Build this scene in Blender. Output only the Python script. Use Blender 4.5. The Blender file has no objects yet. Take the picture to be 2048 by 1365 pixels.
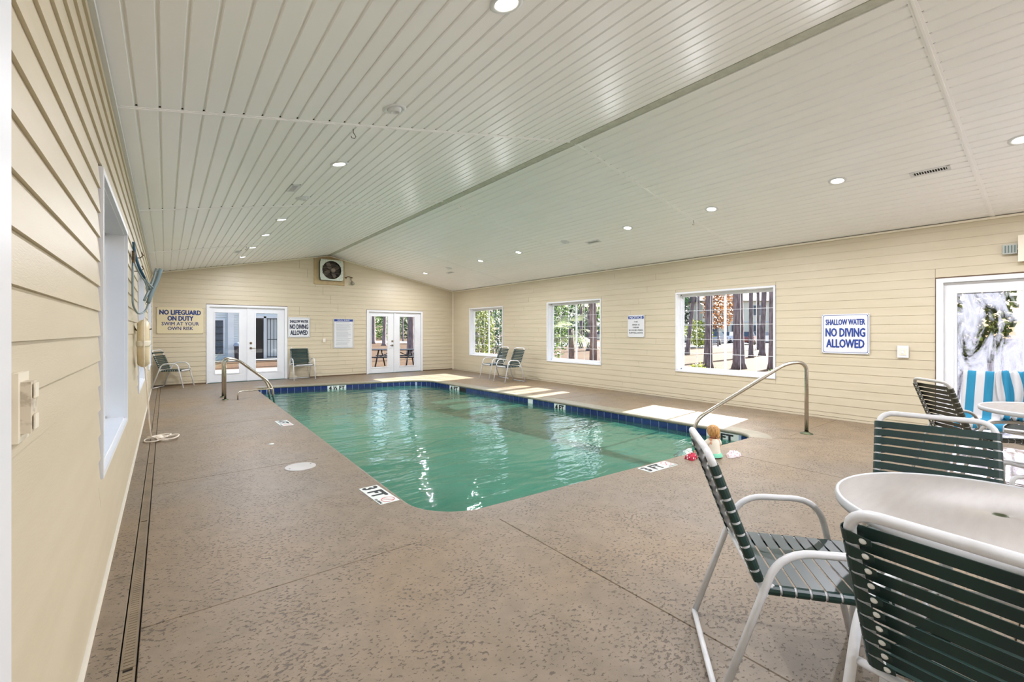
import bpy, math, random
from mathutils import Vector, Matrix
random.seed(7)
PI = math.pi
SC = bpy.context.scene
COL = SC.collection

# ------------------------------------------------------------------ camera, world, sun, exposure
YAW = 0.6593
cam_d = bpy.data.cameras.new('camera')
cam = bpy.data.objects.new('camera', cam_d); COL.objects.link(cam)
cam.location = (0, 0, 1.37); cam.rotation_euler = (PI/2, 0, -YAW)
cam_d.sensor_width = 36; cam_d.lens = 894.7/2048*36; cam_d.shift_y = -19/2048
cam_d.clip_start = .02; cam_d.clip_end = 500
SC.camera = cam

world = bpy.data.worlds.new('sky'); SC.world = world; world.use_nodes = True
wn = world.node_tree; wn.nodes.clear()
wo = wn.nodes.new('ShaderNodeOutputWorld'); wb = wn.nodes.new('ShaderNodeBackground'); sky = wn.nodes.new('ShaderNodeTexSky')
sky.sky_type = 'NISHITA'; sky.sun_disc = False; sky.sun_elevation = math.radians(29); sky.sun_rotation = math.radians(84)
sky.air_density = 1.0; sky.dust_density = 2.5; sky.ozone_density = 1.0
wb.inputs[1].default_value = 0.34
wn.links.new(sky.outputs[0], wb.inputs[0]); wn.links.new(wb.outputs[0], wo.inputs[0])

sun_d = bpy.data.lights.new('sun', 'SUN'); sun_d.energy = 25.0; sun_d.angle = math.radians(.55); sun_d.color = (1, .96, .90)
sun = bpy.data.objects.new('sun', sun_d); COL.objects.link(sun); sun.location = (30, 5, 20)
sun.rotation_euler = Vector((-1, -.1, -.555)).to_track_quat('-Z', 'Y').to_euler()
DOWNLIGHT_W = 37.0

SC.cycles.max_bounces = 16; SC.cycles.diffuse_bounces = 12; SC.cycles.glossy_bounces = 5; SC.cycles.transparent_max_bounces = 14; SC.cycles.sample_clamp_indirect = 8.0
vs = SC.view_settings
vs.view_transform = 'Standard'; vs.look = 'None'; vs.gamma = 1; vs.use_curve_mapping = False
vs.exposure = 0.48

# ------------------------------------------------------------------ room numbers (metres)
XL, XR, YF, YB = -0.2726, 8.2705, 14.169, -4.6
EAVE, RIDGE, RX = 2.8265, 3.687, 3.93
SEAMS = [0.7507, 3.868, 7.0133, 10.6273]
def ceil_z(x):
    return EAVE+(RIDGE-EAVE)*(x-XL)/(RX-XL) if x < RX else EAVE+(RIDGE-EAVE)*(XR-x)/(XR-RX)

# ------------------------------------------------------------------ materials
def lin(c):
    o = []
    for v in c:
        v /= 255.0
        o.append(v/12.92 if v <= .04045 else ((v+.055)/1.055)**2.4)
    return (*o, 1)
MATS = {}
def nodes_of(m):
    m.use_nodes = True
    nt = m.node_tree
    return nt, nt.nodes['Principled BSDF']
def mat(name, rgb, rough=.5, metal=0., rgb2=None, scale=3., bump=0., bscale=40., spec=.5, coat=0., stretch=(1, 1, 1), detail=4., contrast=(.35, .65), bdist=.01, sheen=0.):
    if name in MATS: return MATS[name]
    m = bpy.data.materials.new(name); nt, b = nodes_of(m); N, L = nt.nodes, nt.links
    b.inputs['Roughness'].default_value = rough; b.inputs['Metallic'].default_value = metal
    b.inputs['Specular IOR Level'].default_value = spec; b.inputs['Coat Weight'].default_value = coat
    b.inputs['Base Color'].default_value = lin(rgb)
    tc = N.new('ShaderNodeTexCoord'); mp = N.new('ShaderNodeMapping'); mp.inputs['Scale'].default_value = stretch
    L.new(tc.outputs['Object'], mp.inputs[0])
    if rgb2 is not None:
        n = N.new('ShaderNodeTexNoise'); n.inputs['Scale'].default_value = scale; n.inputs['Detail'].default_value = detail
        L.new(mp.outputs[0], n.inputs[0])
        r = N.new('ShaderNodeValToRGB'); r.color_ramp.elements[0].position, r.color_ramp.elements[1].position = contrast
        r.color_ramp.elements[0].color = lin(rgb); r.color_ramp.elements[1].color = lin(rgb2)
        L.new(n.outputs[0], r.inputs[0]); L.new(r.outputs[0], b.inputs['Base Color'])
    if bump:
        n2 = N.new('ShaderNodeTexNoise'); n2.inputs['Scale'].default_value = bscale; n2.inputs['Detail'].default_value = 4
        L.new(mp.outputs[0], n2.inputs[0])
        bp = N.new('ShaderNodeBump'); bp.inputs['Strength'].default_value = bump; bp.inputs['Distance'].default_value = bdist
        L.new(n2.outputs[0], bp.inputs['Height']); L.new(bp.outputs[0], b.inputs['Normal'])
    MATS[name] = m; return m
def emit(name, rgb, s):
    if name in MATS: return MATS[name]
    m = bpy.data.materials.new(name); nt, b = nodes_of(m)
    b.inputs['Base Color'].default_value = lin(rgb); b.inputs['Emission Color'].default_value = lin(rgb); b.inputs['Emission Strength'].default_value = s
    MATS[name] = m; return m

M_SIDING = mat('vinyl_siding', (199, 188, 163), .42, rgb2=(194, 183, 157), scale=1.3, bump=.12, bscale=30, stretch=(1, 1, 9), bdist=.004, spec=.35)
M_BACK = mat('wall_backing', (104, 84, 64), .8)  # darkened brown to carry the shade in gaps beside the siding
M_WHITE = mat('white_paint', (224, 226, 228), .4, rgb2=(218, 220, 223), scale=2)
M_TRIM = mat('cream_trim', (226, 218, 198), .45)
M_CEIL = mat('vinyl_soffit', (247, 247, 248), .34, rgb2=(244, 244, 245), scale=1.2, stretch=(3, .4, 1), spec=.5)
M_CEILBACK = mat('soffit_groove', (236, 235, 230), .6)
M_RIDGE = mat('ridge_cap_grey', (196, 198, 186), .5, rgb2=(180, 182, 170), scale=14)
M_STEEL = mat('brushed_steel', (190, 184, 172), .24, 1.0, bump=.04, bscale=200)
M_DARKSTEEL = mat('aged_bronze_flange', (92, 98, 74), .5, .8)
M_CHAIRW = mat('white_powder_coat', (212, 213, 214), .34, rgb2=(192, 192, 190), scale=9, contrast=(.55, .72), spec=.5)
M_STRAP = mat('dark_green_vinyl_strap', (22, 52, 47), .36, rgb2=(16, 42, 40), scale=5, spec=.5)
M_STRAP2 = mat('faded_olive_vinyl_strap', (56, 56, 44), .42, rgb2=(46, 48, 38), scale=5)
M_RIVET = mat('nylon_rivet', (222, 224, 218), .4)
M_TABLE = mat('frosted_tabletop', (136, 130, 121), .42, rgb2=(130, 123, 114), scale=7, stretch=(1, 6, 1), bump=.05, bscale=60)
M_TABLERIM = mat('table_rim_white', (190, 192, 194), .35)
M_NAVY = mat('navy_print', (28, 50, 110), .5)
M_NAVY2 = mat('navy_print_blue', (34, 62, 138), .5)
M_BLACK = mat('black_print', (24, 28, 30), .6)
M_GREYP = mat('grey_small_print', (150, 158, 166), .6)
M_SIGN = mat('white_sign_face', (214, 216, 218), .35)
M_SIGNCREAM = mat('yellowed_sign_face', (214, 202, 166), .45)
M_TAN = mat('tan_plywood', (186, 164, 124), .7, rgb2=(172, 150, 110), scale=6)
M_GALV = mat('galvanised_metal', (168, 180, 170), .4, .75, rgb2=(196, 200, 184), scale=30)
M_GALVD = mat('galvanised_edge', (96, 112, 108), .45, .6)
M_FANDARK = mat('fan_dark_metal', (60, 54, 50), .5, .5)
M_FANBLADE = mat('fan_blade_metal', (104, 94, 84), .5, .5)
M_RUST = mat('rusty_conduit', (112, 92, 62), .6, .4, rgb2=(72, 58, 40), scale=40)
M_BARK = mat('pine_bark', (148, 132, 134), .9, rgb2=(94, 82, 86), scale=5, stretch=(3, 3, .5), bump=.8, bscale=8, bdist=.04)
M_STRAW = None
M_CONC = mat('pale_concrete', (118, 117, 114), .85, rgb2=(108, 107, 104), scale=2)
M_ROAD = mat('grey_road', (124, 124, 125), .9, rgb2=(116, 116, 117), scale=.4)  # plain grey surface colour of the road
M_ASPH = mat('parking_asphalt', (84, 86, 92), .9)
M_BLUEHOSE = mat('blue_hose', (22, 74, 100), .45)
M_GREYHOSE = mat('grey_pole', (132, 146, 148), .4, .3)
M_BUOY = mat('cream_foam_vinyl', (226, 212, 178), .45, rgb2=(214, 196, 158), scale=5)
M_ROPE = mat('white_rope', (232, 222, 208), .8, bump=.5, bscale=120)
M_IRON = mat('black_iron', (28, 32, 42), .45, .4)
M_DARK = mat('dark_interior', (30, 24, 24), .8)
M_NSIDING = mat('pale_blue_siding', (206, 212, 214), .6)
M_BLDG = mat('cream_building', (240, 232, 210), .7)
M_ROOFM = mat('grey_shingle', (96, 94, 96), .9)
M_GLASSD = mat('dark_window_glass', (70, 84, 98), .12)
M_HAIR = mat('blond_hair', (214, 164, 96), .5, rgb2=(150, 100, 52), scale=22, stretch=(4, 4, .6), bump=.5, bscale=60)
M_SKIN = mat('skin', (226, 168, 134), .5)
M_SHIRT = mat('cream_shirt', (232, 226, 208), .8, bump=.3, bscale=25)
M_MINT = mat('mint_fabric', (130, 208, 176), .8)

def deck_mat(name, c1, c2, pit, smooth=False):
    m = bpy.data.materials.new(name); nt, b = nodes_of(m); N, L = nt.nodes, nt.links
    b.inputs['Roughness'].default_value = .5 if not smooth else .42; b.inputs['Specular IOR Level'].default_value = .45
    g = N.new('ShaderNodeNewGeometry')
    def noise(scale, detail=4, st=(1, 1, 1), rot=0, rough=.5):
        mp = N.new('ShaderNodeMapping'); mp.inputs['Scale'].default_value = st; mp.inputs['Rotation'].default_value = (0, 0, rot)
        L.new(g.outputs['Position'], mp.inputs[0])
        n = N.new('ShaderNodeTexNoise'); n.inputs['Scale'].default_value = scale; n.inputs['Detail'].default_value = detail; n.inputs['Roughness'].default_value = rough
        L.new(mp.outputs[0], n.inputs[0]); return n
    big = noise(.45, 3); r = N.new('ShaderNodeValToRGB')
    r.color_ramp.elements[0].position, r.color_ramp.elements[1].position = .36, .64
    r.color_ramp.elements[0].color, r.color_ramp.elements[1].color = lin(c1), lin(c2); L.new(big.outputs[0], r.inputs[0])
    mid = noise(9, 5); mm = N.new('ShaderNodeMixRGB'); mm.blend_type = 'MULTIPLY'; mm.inputs[0].default_value = 1
    r2 = N.new('ShaderNodeValToRGB'); r2.color_ramp.elements[0].position, r2.color_ramp.elements[1].position = .3, .7
    r2.color_ramp.elements[0].color = (.84, .83, .8, 1); r2.color_ramp.elements[1].color = (1.06, 1.05, 1.04, 1)
    L.new(mid.outputs[0], r2.inputs[0]); L.new(r.outputs[0], mm.inputs[1]); L.new(r2.outputs[0], mm.inputs[2])
    pits = noise(40, 3.2, (1, 1.5, 1), .9, .62); pr = N.new('ShaderNodeValToRGB')
    pr.color_ramp.elements[0].position, pr.color_ramp.elements[1].position = (.375, .425) if not smooth else (.2, .25)
    clus = noise(3.2, 2); ca = N.new('ShaderNodeMath'); ca.operation = 'MULTIPLY_ADD'; L.new(clus.outputs[0], ca.inputs[0]); ca.inputs[1].default_value = .22; ca.inputs[2].default_value = -.11
    cb = N.new('ShaderNodeMath'); L.new(pits.outputs[0], cb.inputs[0]); L.new(ca.outputs[0], cb.inputs[1])
    pr.color_ramp.elements[0].color = (0, 0, 0, 1); pr.color_ramp.elements[1].color = (1, 1, 1, 1); L.new(cb.outputs[0], pr.inputs[0])
    mx = N.new('ShaderNodeMixRGB'); L.new(pr.outputs[0], mx.inputs[0]); mx.inputs[1].default_value = lin(pit); L.new(mm.outputs[0], mx.inputs[2])
    L.new(mx.outputs[0], b.inputs['Base Color'])
    fine = noise(90, 3)
    ad = N.new('ShaderNodeMath'); ad.operation = 'MULTIPLY_ADD'; L.new(fine.outputs[0], ad.inputs[0]); ad.inputs[1].default_value = .25; L.new(pr.outputs[0], ad.inputs[2])
    bp = N.new('ShaderNodeBump'); bp.inputs['Strength'].default_value = .55 if not smooth else .12; bp.inputs['Distance'].default_value = .004
    L.new(ad.outputs[0], bp.inputs['Height']); L.new(bp.outputs[0], b.inputs['Normal'])
    MATS[name] = m; return m
M_DECK = deck_mat('textured_deck', (125, 114, 100), (132, 113, 87), (86, 74, 60))
M_COPING = deck_mat('smooth_coping', (128, 124, 108), (133, 127, 108), (108, 102, 88), True)
M_DRAIN = mat('drain_grate_tan', (128, 112, 88), .6, rgb2=(112, 98, 76), scale=5)
M_GROUT = mat('tile_grout', (150, 168, 190), .6)
M_TILE = mat('cobalt_tile', (20, 42, 104), .12, rgb2=(14, 30, 78), scale=9, spec=.6)
M_TILEW = mat('white_marker_tile', (220, 226, 220), .25)
M_PLASTER = mat('pool_plaster', (108, 166, 146), .7, rgb2=(88, 148, 126), scale=.8)

def water_mat():
    m = bpy.data.materials.new('pool_water'); m.use_nodes = True; nt = m.node_tree; N, L = nt.nodes, nt.links; N.clear()
    o = N.new('ShaderNodeOutputMaterial'); tr = N.new('ShaderNodeBsdfTransparent'); tr.inputs[0].default_value = (.64, .88, .83, 1)
    df = N.new('ShaderNodeBsdfDiffuse'); df.inputs[0].default_value = lin((78, 142, 124))
    gl = N.new('ShaderNodeBsdfGlossy'); gl.inputs['Roughness'].default_value = .03; gl.inputs[0].default_value = (1, 1, 1, 1)
    g = N.new('ShaderNodeNewGeometry')
    hs = []
    for sc, st, rot, w in ((1.6, (1, 2.3, 1), .5, 1.0), (5.0, (1, 2.2, 1), -.3, .35), (.7, (1, 1.6, 1), 1.2, 1.2)):
        mp = N.new('ShaderNodeMapping'); mp.inputs['Scale'].default_value = st; mp.inputs['Rotation'].default_value = (0, 0, rot)
        L.new(g.outputs['Position'], mp.inputs[0])
        n = N.new('ShaderNodeTexNoise'); n.inputs['Scale'].default_value = sc; n.inputs['Detail'].default_value = 2.5; n.inputs['Distortion'].default_value = .6
        L.new(mp.outputs[0], n.inputs[0])
        k = N.new('ShaderNodeMath'); k.operation = 'MULTIPLY'; k.inputs[1].default_value = w; L.new(n.outputs[0], k.inputs[0]); hs.append(k)
    a = N.new('ShaderNodeMath'); L.new(hs[0].outputs[0], a.inputs[0]); L.new(hs[1].outputs[0], a.inputs[1])
    a2 = N.new('ShaderNodeMath'); L.new(a.outputs[0], a2.inputs[0]); L.new(hs[2].outputs[0], a2.inputs[1])
    bp = N.new('ShaderNodeBump'); bp.inputs['Strength'].default_value = .35; bp.inputs['Distance'].default_value = .05; L.new(a2.outputs[0], bp.inputs['Height'])
    L.new(bp.outputs[0], gl.inputs['Normal'])
    fr = N.new('ShaderNodeFresnel'); fr.inputs[0].default_value = 1.33; L.new(bp.outputs[0], fr.inputs['Normal'])
    m1 = N.new('ShaderNodeMixShader'); m1.inputs[0].default_value = .14; L.new(tr.outputs[0], m1.inputs[1]); L.new(df.outputs[0], m1.inputs[2])
    m2 = N.new('ShaderNodeMixShader'); L.new(fr.outputs[0], m2.inputs[0]); L.new(m1.outputs[0], m2.inputs[1]); L.new(gl.outputs[0], m2.inputs[2])
    L.new(m2.outputs[0], o.inputs[0]); return m
def glass_mat(name, tint=(.97, .98, .98, 1), hazy=False):
    m = bpy.data.materials.new(name); m.use_nodes = True; nt = m.node_tree; N, L = nt.nodes, nt.links; N.clear()
    o = N.new('ShaderNodeOutputMaterial'); tr = N.new('ShaderNodeBsdfTransparent'); tr.inputs[0].default_value = tint
    gl = N.new('ShaderNodeBsdfGlossy'); gl.inputs['Roughness'].default_value = .005
    fr = N.new('ShaderNodeFresnel'); fr.inputs[0].default_value = 1.5
    geo = N.new('ShaderNodeNewGeometry'); iv = N.new('ShaderNodeMath'); iv.operation = 'SUBTRACT'; iv.inputs[0].default_value = 1; L.new(geo.outputs['Backfacing'], iv.inputs[1])
    mu = N.new('ShaderNodeMath'); mu.operation = 'MULTIPLY'; L.new(fr.outputs[0], mu.inputs[0]); L.new(iv.outputs[0], mu.inputs[1])
    m2 = N.new('ShaderNodeMixShader'); L.new(mu.outputs[0], m2.inputs[0])
    src = tr.outputs[0]
    if hazy:   # scratched, whitened reflective film: cloudy patches that scatter the light
        tc = N.new('ShaderNodeTexCoord')
        mp = N.new('ShaderNodeMapping'); mp.inputs['Scale'].default_value = (1.6, 1, .55); L.new(tc.outputs['Object'], mp.inputs[0])
        n = N.new('ShaderNodeTexNoise'); n.inputs['Scale'].default_value = 2.6; n.inputs['Detail'].default_value = 7; n.inputs['Distortion'].default_value = 1.6; n.inputs['Roughness'].default_value = .62
        L.new(mp.outputs[0], n.inputs[0])
        r = N.new('ShaderNodeValToRGB'); r.color_ramp.elements[0].position, r.color_ramp.elements[1].position = .40, .66; L.new(n.outputs[0], r.inputs[0])
        tl = N.new('ShaderNodeBsdfTranslucent'); tl.inputs[0].default_value = (.24, .25, .28, 1)
        d = N.new('ShaderNodeBsdfTransparent'); d.inputs[0].default_value = (.42, .43, .5, 1)
        mh = N.new('ShaderNodeMixShader'); L.new(r.outputs[0], mh.inputs[0]); L.new(d.outputs[0], mh.inputs[1]); L.new(tl.outputs[0], mh.inputs[2]); src = mh.outputs[0]
    L.new(src, m2.inputs[1]); L.new(gl.outputs[0], m2.inputs[2]); L.new(m2.outputs[0], o.inputs[0]); return m
M_WATER = water_mat(); M_GLASS = glass_mat('window_glass'); M_HAZE = glass_mat('scratched_film_glass', hazy=True)

def straw_mat():
    m = bpy.data.materials.new('pine_straw'); nt, b = nodes_of(m); N, L = nt.nodes, nt.links
    b.inputs['Roughness'].default_value = .9; b.inputs['Specular IOR Level'].default_value = .1
    g = N.new('ShaderNodeNewGeometry')
    n = N.new('ShaderNodeTexNoise'); n.inputs['Scale'].default_value = .35; n.inputs['Detail'].default_value = 6; L.new(g.outputs['Position'], n.inputs[0])
    r = N.new('ShaderNodeValToRGB'); e = r.color_ramp.elements; e[0].position, e[1].position = .35, .65; e[0].color = lin((80, 62, 51)); e[1].color = lin((88, 72, 54)); L.new(n.outputs[0], r.inputs[0])
    n2 = N.new('ShaderNodeTexNoise'); n2.inputs['Scale'].default_value = 9; n2.inputs['Detail'].default_value = 6; L.new(g.outputs['Position'], n2.inputs[0])
    r2 = N.new('ShaderNodeValToRGB'); f = r2.color_ramp.elements; f[0].position, f[1].position = .3, .65; f[0].color = (.62, .56, .52, 1); f[1].color = (1.1, 1.08, 1.05, 1); L.new(n2.outputs[0], r2.inputs[0])
    mx = N.new('ShaderNodeMixRGB'); mx.blend_type = 'MULTIPLY'; mx.inputs[0].default_value = 1; L.new(r.outputs[0], mx.inputs[1]); L.new(r2.outputs[0], mx.inputs[2])
    L.new(mx.outputs[0], b.inputs['Base Color']); return m
M_STRAW = straw_mat()
def leaf_mat(name, a, b_):
    m = mat(name, a, .5, rgb2=b_, scale=2.5); nt = m.node_tree; N, L = nt.nodes, nt.links
    b = N['Principled BSDF']; o = [n for n in N if n.type == 'OUTPUT_MATERIAL'][0]
    t = N.new('ShaderNodeBsdfTranslucent'); mx = N.new('ShaderNodeMixShader'); mx.inputs[0].default_value = .5
    L.new(b.inputs['Base Color'].links[0].from_socket, t.inputs[0]); L.new(b.outputs[0], mx.inputs[1]); L.new(t.outputs[0], mx.inputs[2]); L.new(mx.outputs[0], o.inputs[0])
    return m
M_LEAF = leaf_mat('leaf_green', (70, 100, 44), (112, 140, 66))
M_LEAFD = leaf_mat('leaf_dark_green', (40, 66, 44), (70, 96, 58))
M_LEAFO = leaf_mat('leaf_autumn_orange', (150, 106, 60), (118, 78, 56))
M_LEAFY = leaf_mat('leaf_yellow_green', (150, 156, 72), (108, 128, 52))
M_FROND = leaf_mat('palm_frond', (110, 128, 88), (160, 168, 132))
def towel_mat():
    m = bpy.data.materials.new('striped_terry'); nt, b = nodes_of(m); N, L = nt.nodes, nt.links
    b.inputs['Roughness'].default_value = .9
    uv = N.new('ShaderNodeUVMap'); sp = N.new('ShaderNodeSeparateXYZ'); L.new(uv.outputs[0], sp.inputs[0])
    fr = N.new('ShaderNodeMath'); fr.operation = 'FRACT'; L.new(sp.outputs[0], fr.inputs[0])
    gt = N.new('ShaderNodeMath'); gt.operation = 'GREATER_THAN'; gt.inputs[1].default_value = .5; L.new(fr.outputs[0], gt.inputs[0])
    mx = N.new('ShaderNodeMixRGB'); L.new(gt.outputs[0], mx.inputs[0]); mx.inputs[1].default_value = lin((176, 175, 175)); mx.inputs[2].default_value = lin((24, 112, 142))
    L.new(mx.outputs[0], b.inputs['Base Color'])
    n = N.new('ShaderNodeTexNoise'); n.inputs['Scale'].default_value = 160; bp = N.new('ShaderNodeBump'); bp.inputs['Strength'].default_value = .4; bp.inputs['Distance'].default_value = .004
    L.new(n.outputs[0], bp.inputs['Height']); L.new(bp.outputs[0], b.inputs['Normal']); return m
M_TOWEL = towel_mat()
def floral_mat(name, base, spot):
    m = bpy.data.materials.new(name); nt, b = nodes_of(m); N, L = nt.nodes, nt.links
    b.inputs['Roughness'].default_value = .8
    tc = N.new('ShaderNodeTexCoord'); v = N.new('ShaderNodeTexVoronoi'); v.inputs['Scale'].default_value = 38; L.new(tc.outputs['Object'], v.inputs[0])
    r = N.new('ShaderNodeValToRGB'); e = r.color_ramp.elements; e[0].position, e[1].position = .3, .42; e[0].color = lin(spot); e[1].color = lin(base); L.new(v.outputs[0], r.inputs[0]); L.new(r.outputs[0], b.inputs['Base Color']); return m
M_REDDOT = floral_mat('red_white_dots', (176, 30, 60), (238, 220, 220))
M_FLORAL = floral_mat('white_pink_floral', (236, 228, 230), (196, 96, 110))

# ------------------------------------------------------------------ mesh helpers
class MB:
    def __init__(s): s.v = []; s.f = []; s.mi = []; s.sm = []
    def add(s, vs_, fs, mi=0, smooth=False):
        k = len(s.v); s.v += [tuple(v) for v in vs_]; s.f += [tuple(i+k for i in f) for f in fs]
        s.mi += [mi]*len(fs); s.sm += [smooth]*len(fs); return s
    def box(s, a, b, mi=0, M=None):
        (x0, y0, z0), (x1, y1, z1) = a, b
        vs_ = [(x0, y0, z0), (x1, y0, z0), (x1, y1, z0), (x0, y1, z0), (x0, y0, z1), (x1, y0, z1), (x1, y1, z1), (x0, y1, z1)]
        if M is not None: vs_ = [M @ Vector(v) for v in vs_]
        return s.add(vs_, [(3, 2, 1, 0), (4, 5, 6, 7), (0, 1, 5, 4), (1, 2, 6, 5), (2, 3, 7, 6), (3, 0, 4, 7)], mi)
    def prism(s, poly, axis, a, b, mi=0):
        """poly: 2D points; extruded along axis ('x','y','z') from a to b."""
        def P(p, t): return {'x': (t, p[0], p[1]), 'y': (p[0], t, p[1]), 'z': (p[0], p[1], t)}[axis]
        n = len(poly)
        vs_ = [P(p, a) for p in poly]+[P(p, b) for p in poly]
        fs = [tuple(range(n)), tuple(range(2*n-1, n-1, -1))]+[(i, i+n, (i+1) % n+n, (i+1) % n) for i in range(n)]
        return s.add(vs_, fs, mi)
    def tube(s, pts, r, seg=8, closed=False, mi=0, caps=True):
        pts = [Vector(p) for p in pts]; n = len(pts)
        rs = r if isinstance(r, (list, tuple)) else [r]*n
        rings = []; up = None
        for i in range(n):
            if closed: d = (pts[(i+1) % n]-pts[i-1])
            else: d = pts[min(i+1, n-1)]-pts[max(i-1, 0)]
            d.normalize()
            if up is None:
                up = Vector((0, 0, 1)) if abs(d.z) < .9 else Vector((1, 0, 0))
            sd = d.cross(up)
            if sd.length < 1e-6: sd = d.orthogonal()
            sd.normalize(); up = sd.cross(d).normalized()
            rings.append([pts[i]+sd*math.cos(2*PI*k/seg)*rs[i]+up*math.sin(2*PI*k/seg)*rs[i] for k in range(seg)])
        vs_ = [v for R_ in rings for v in R_]; fs = []
        for i in range(n if closed else n-1):
            j = (i+1) % n
            for k in range(seg): fs.append((i*seg+k, i*seg+(k+1) % seg, j*seg+(k+1) % seg, j*seg+k))
        s.add(vs_, fs, mi, True)
        if caps and not closed:
            b = len(s.v)-len(vs_)
            s.f += [tuple(b+k for k in range(seg))[::-1], tuple(b+(n-1)*seg+k for k in range(seg))]; s.mi += [mi]*2; s.sm += [False]*2
        return s
    def lathe(s, prof, c=(0, 0, 0), seg=24, mi=0, smooth=True, M=None):
        """prof: (r, z) list; open profile; r=0 points become poles."""
        vs_ = []; idx = []
        for r, z in prof:
            if r <= 1e-6: idx.append([len(vs_)]); vs_.append(Vector((0, 0, z)))
            else:
                idx.append(list(range(len(vs_), len(vs_)+seg))); vs_ += [Vector((r*math.cos(2*PI*k/seg), r*math.sin(2*PI*k/seg), z)) for k in range(seg)]
        fs = []
        for a, b in zip(idx, idx[1:]):
            for k in range(seg):
                k2 = (k+1) % seg
                if len(a) == 1 and len(b) == 1: continue
                if len(a) == 1: fs.append((a[0], b[k2], b[k]))
                elif len(b) == 1: fs.append((a[k], a[k2], b[0]))
                else: fs.append((a[k], a[k2], b[k2], b[k]))
        c = Vector(c)
        vs_ = [(M @ v if M is not None else v)+c for v in vs_]
        return s.add(vs_, fs, mi, smooth)
    def mesh(s, name, mats):
        me = bpy.data.meshes.new(name); me.from_pydata(s.v, [], s.f)
        for m in (mats if isinstance(mats, (list, tuple)) else [mats]): me.materials.append(m)
        me.polygons.foreach_set('material_index', s.mi); me.polygons.foreach_set('use_smooth', s.sm); me.update()
        return me
    def build(s, name, mats, parent=None, loc=None, rot=None):
        return link(name, s.mesh(name, mats), parent, loc, rot)
def link(name, data, parent=None, loc=None, rot=None):
    o = bpy.data.objects.new(name, data); COL.objects.link(o)
    if parent is not None: o.parent = parent
    if loc is not None: o.location = loc
    if rot is not None: o.rotation_euler = rot
    return o
def tag(o, label=None, cat=None, group=None, kind=None):
    if label: o['label'] = label
    if cat: o['category'] = cat
    if group: o['group'] = group
    if kind: o['kind'] = kind
    return o
def empty(name, loc=(0, 0, 0), rz=0, label=None, cat=None, group=None, kind=None):
    o = bpy.data.objects.new(name, None); COL.objects.link(o); o.location = loc; o.rotation_euler = (0, 0, rz); o.empty_display_size = .1
    return tag(o, label, cat, group, kind)
def copy_tree(o, parent=None):
    c = o.copy(); COL.objects.link(c)
    if parent is not None: c.parent = parent; c.matrix_parent_inverse = o.matrix_parent_inverse
    for ch in list(o.children): copy_tree(ch, c)
    return c
def bend(pts, r, n=5, closed=False):
    """rounds the corners of a polyline."""
    pts = [Vector(p) for p in pts]; N_ = len(pts); out = []
    for i, p in enumerate(pts):
        rr = r[i] if isinstance(r, (list, tuple)) else r
        if (not closed and i in (0, N_-1)) or rr <= 0: out.append(p); continue
        a = (pts[i-1]-p); b = (pts[(i+1) % N_]-p)
        t = min(rr, a.length*.49, b.length*.49)
        pa, pb = p+a.normalized()*t, p+b.normalized()*t
        for k in range(n+1):
            u = k/n; out.append(pa*(1-u)**2+p*2*u*(1-u)+pb*u*u)
    return out
def shade_auto(o): return o

def text_mesh(txt, w, h, bold=.0, depth=.0015):
    """lettering scaled to a box w x h, centred on the origin, in the XY plane."""
    cu = bpy.data.curves.new('lettering', 'FONT'); cu.body = txt; cu.size = 1; cu.offset = 0; cu.extrude = .0; cu.resolution_u = 2
    cu.align_x = 'CENTER'
    ob = bpy.data.objects.new('lettering', cu); COL.objects.link(ob)
    dg = bpy.context.evaluated_depsgraph_get(); dg.update()
    me = bpy.data.meshes.new_from_object(ob.evaluated_get(dg)); bpy.data.objects.remove(ob); bpy.data.curves.remove(cu)
    xs = [v.co.x for v in me.vertices]; ys = [v.co.y for v in me.vertices]
    x0, x1, y0, y1 = min(xs), max(xs), min(ys), max(ys)
    n = len(me.vertices); vs_ = [((v.co.x-(x0+x1)/2)*w/(x1-x0), (v.co.y-(y0+y1)/2)*h/(y1-y0)) for v in me.vertices]
    fs = [tuple(p.vertices) for p in me.polygons]; bpy.data.meshes.remove(me)
    return vs_, fs
def put_text(mb, txt, cx, cy, w, h, bold=.0, z=0.0, mi=0):
    vs_, fs = text_mesh(txt, w, h, bold)
    mb.add([(x+cx, y+cy, z) for x, y in vs_], fs, mi)
    if bold:     # heavier strokes: the same outline repeated with small shifts
        q = bold*h*.9
        for k, (sx, sy) in enumerate(((1, 0), (-1, 0), (0, 1), (0, -1), (.7, .7), (-.7, .7))): mb.add([(x+cx+sx*q, y+cy+sy*q, z+.00012*(k+1)) for x, y in vs_], fs, mi)
def frame_matrix(o, right, up):
    r = Vector(right).normalized(); u = Vector(up).normalized(); n = r.cross(u)
    return Matrix(((r.x, u.x, n.x, o[0]), (r.y, u.y, n.y, o[1]), (r.z, u.z, n.z, o[2]), (0, 0, 0, 1)))

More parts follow.
